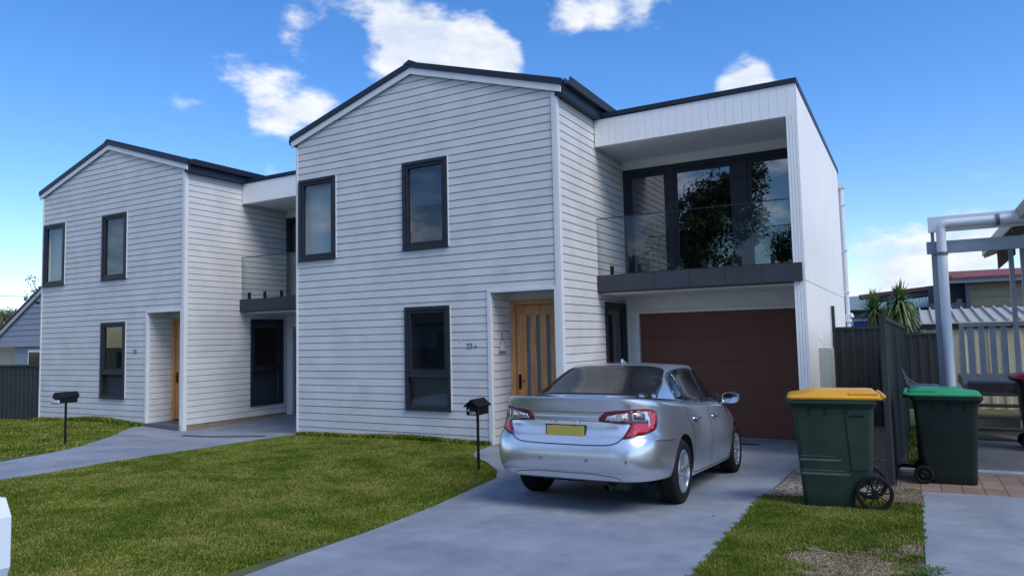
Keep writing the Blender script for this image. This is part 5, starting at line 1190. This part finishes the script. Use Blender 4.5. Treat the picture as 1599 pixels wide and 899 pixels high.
# trees: tapered trunk, limbs and thousands of leaf faces
m_leaf = mat('gum_leaf', (.035, .055, .020), .6, vcol=(.085, .115, .040), vscale=1.2); m_bark = mat('gum_bark', (.16, .13, .10), .9, vcol=(.26, .23, .19), vscale=3)
m_dleaf = mat('dark_leaf', (.018, .03, .012), .6, vcol=(.05, .07, .03), vscale=1.5)
def tree(loc, h, spread, label, seed, leaves=14000, leafm=None, base=.35, size=.11, name='tree', flat=.8):
    rg = np.random.default_rng(seed); t = empty(name, loc, 0, label, 'tree'); b = MB()
    top = Vector((rg.normal(0, .3), rg.normal(0, .3), h*.75)); b.tube([(0, 0, -.3), (rg.normal(0, .15), rg.normal(0, .15), h*.3), tuple(top*.75), tuple(top)], [h*.030, h*.022, h*.014, h*.006], 10)
    cl = []
    for i in range(13):
        a = rg.uniform(0, 2*math.pi); f = rg.uniform(base*.8, .72); st = Vector((0, 0, h*f)); r = spread*rg.uniform(.45, 1.0)*(1.15-f*.6)
        e = Vector((math.cos(a)*r, math.sin(a)*r, h*min(.95, f+rg.uniform(.12, .32)))); mdl = st.lerp(e, .5)+Vector((0, 0, -.04*h)); b.tube([st, mdl, e], [h*.010, h*.007, h*.003], 7)
        for k in range(5): cl.append((e+Vector(rg.normal(0, spread*.20, 3)), spread*rg.uniform(.16, .34)))
        cl.append((mdl+Vector((0, 0, .3)), spread*.2))
    for k in range(6): cl.append((top+Vector(rg.normal(0, spread*.22, 3)), spread*rg.uniform(.2, .32)))
    b.build('trunk', m_bark, t, smooth=True)
    cs = np.array([c for c, _ in cl]); rs = np.array([r for _, r in cl]); idx = rg.integers(0, len(cl), leaves)
    d = rg.normal(0, 1, (leaves, 3)); d /= np.linalg.norm(d, axis=1)[:, None]; rad = rg.uniform(.35, 1, leaves)**.6
    P = cs[idx]+d*(rs[idx]*rad)[:, None]*np.array([1, 1, flat]); u = rg.normal(0, 1, (leaves, 3)); u /= np.linalg.norm(u, axis=1)[:, None]; v = np.cross(u, d); v /= np.linalg.norm(v, axis=1)[:, None]+1e-9
    s = (size*rg.uniform(.6, 1.3, leaves))[:, None]; V = np.stack([P-u*s, P+v*s*.45, P+u*s, P-v*s*.45], 1).reshape(-1, 3)
    me = bpy.data.meshes.new('crown'); k = leaves; me.vertices.add(k*4); me.vertices.foreach_set('co', V.astype(np.float32).ravel()); me.loops.add(k*4); me.loops.foreach_set('vertex_index', np.arange(k*4, dtype=np.int32))
    me.polygons.add(k); me.polygons.foreach_set('loop_start', np.arange(0, k*4, 4, dtype=np.int32)); me.update(calc_edges=True); me.materials.append(leafm or m_leaf)
    o = bpy.data.objects.new('crown', me); C.objects.link(o); o.parent = t
    return t
q = sight(15, 484, 26)
tree((q.x, 26, -1.8), (q.z+1.8)/.93, 1.7, 'bushy tree above the gabled roof at the left edge', 21, 7000, m_leaf, .5, .06)
q = sight(92, 440, 19)
tree((q.x, 19, -1.8), (q.z+1.8)/1.0, 1.5, 'dark feathery tree showing past the edge of the farther townhouse', 9, 3500, m_dleaf, .5, .07)
# across the street (seen in the window reflections)
for i, (x, y, h, sp, lab) in enumerate(((-11.0, -22, 12.5, 4.2, 'tall gum tree across the street reflected in the balcony doors'), (-19, -20, 7.5, 3.6, 'round tree across the street left of the tall gum'),
                                        (-4.5, -25, 9.5, 3.4, 'gum tree across the street right of the tall gum'), (7, -22, 10, 4.0, 'gum tree across the street by the far corner'))):
    tree((x, y, -1.6), h, sp, lab, 40+i, 16000, m_leaf if i != 1 else m_dleaf, .3, .16)
for i, (x, wd, col, lab) in enumerate(((-31, 11, m_bluegrey, 'blue grey house across the street behind the round tree'), (2.5, 9, m_white, 'white house across the street'))):
    hh = empty('street_house', (x, -21, -1.6), 0, lab, 'house')
    b = MB(); b.box(-wd/2, wd/2, -7, 0, 0, 2.8); b.build('wall', col, hh)
    b = MB(); b.prism([(-wd/2-.5, .5, 2.75), (-wd/2-.5, -3.5, 4.6), (-wd/2-.5, -7.5, 2.75)], (wd+1, 0, 0)); b.build('roof', mat('dark_tile', (.06, .06, .065), .8), hh)
    for wx in (-wd*.3, wd*.25):
        b = MB(); b.box(wx-.8, wx+.8, .0, .05, .9, 2.2); b.build('window', mat('dark_window'), hh)
tag(MB().box(-60, 60, -17.1, -17.0, -1.7, -.5).build('fence', mat('street_fence', (.09, .08, .07), .9)), 'low timber fence across the street', 'fence')

# white chamfered box at the left edge of the view
wb = empty('utility_box', (-3.960, 1.72, -1.62), 0, 'white box with chamfered corners and a recessed grey panel, cut by the left edge', 'box')
def octo(x0, x1, z0, z1, c, y): return [(x0+c, y, z0), (x1-c, y, z0), (x1, y, z0+c*1.8), (x1, y, z1-c*1.5), (x1-c, y, z1), (x0+c, y, z1), (x0, y, z1-c*1.5), (x0, y, z0+c*1.8)]
b = MB(); o1 = octo(-.26, .203, .50, .915, .055, 0); o2 = octo(-.225, .168, .555, .86, .03, 0); o1b = [(x, y+.10, z) for x, y, z in o1]; o2b = [(x, y+.02, z) for x, y, z in o2]
n_ = 8; b.add(o1+o2+o1b+o2b, [(i, (i+1) % n_, n_+(i+1) % n_, n_+i) for i in range(n_)]+[(i, 2*n_+i, 2*n_+(i+1) % n_, (i+1) % n_) for i in range(n_)]+[(n_+i, n_+(i+1) % n_, 3*n_+(i+1) % n_, 3*n_+i) for i in range(n_)]+[tuple(range(2*n_, 3*n_))])
b.build('housing', mat('white_plastic', (.60, .66, .70), .35), wb, bevel=.004)
b = MB(); b.add(o2b, [tuple(range(8))]); b.build('panel', mat('grey_brown_panel', (.14, .12, .12), .5), wb)
b = MB(); b.box(-.10, -.02, .02, .08, 0, .52); b.build('post', mat('white_plastic'), wb)

# a few weeds at the edge of the right slab and scattered leaves
rg = random.Random(12); b = MB()
for i in range(70):
    x, y = .02+rg.gauss(0, .03), 5.35+rg.gauss(0, .06); z = gzf(x, y); a = rg.uniform(0, 6.28); s = rg.uniform(.012, .028); hgt = rg.uniform(.02, .11)
    p_ = Vector((x, y, z)); q = p_+Vector((math.cos(a)*.03, math.sin(a)*.03, hgt)); b.tube([p_, q], .0015, 3); n1 = Vector((math.cos(a+1.2), math.sin(a+1.2), .2))*s; n2 = Vector((math.cos(a), math.sin(a), .3))*s*1.6
    b.quad(q, q+n1*.6+n2*.5, q+n2*1.2, q-n1*.6+n2*.5)
tag(b.build('weed', mat('weed_leaf', (.06, .11, .02), .5, var=.3, vscale=20)), 'small leafy weed growing over the edge of the right concrete slab', 'weed')
b = MB()
for i in range(8):
    x, y = rg.uniform(-4.2, -1.7), rg.uniform(4.5, 11.5)
    if i % 3 == 0: x, y = rg.uniform(-12, -10.8), rg.uniform(6, 9)
    z = gzf(x, y)+.022; a = rg.uniform(0, 6.28); l_ = rg.uniform(.012, .03); c_, s_ = math.cos(a)*l_, math.sin(a)*l_; b.quad((x-c_, y-s_, z), (x+s_*.4, y-c_*.4, z+.006), (x+c_, y+s_, z+.002), (x-s_*.4, y+c_*.4, z+.005))
tag(b.build('fallen_leaves', mat('dry_leaf', (.09, .06, .035), .9)), 'small dry leaves scattered on the concrete driveways', 'leaves', kind='stuff')
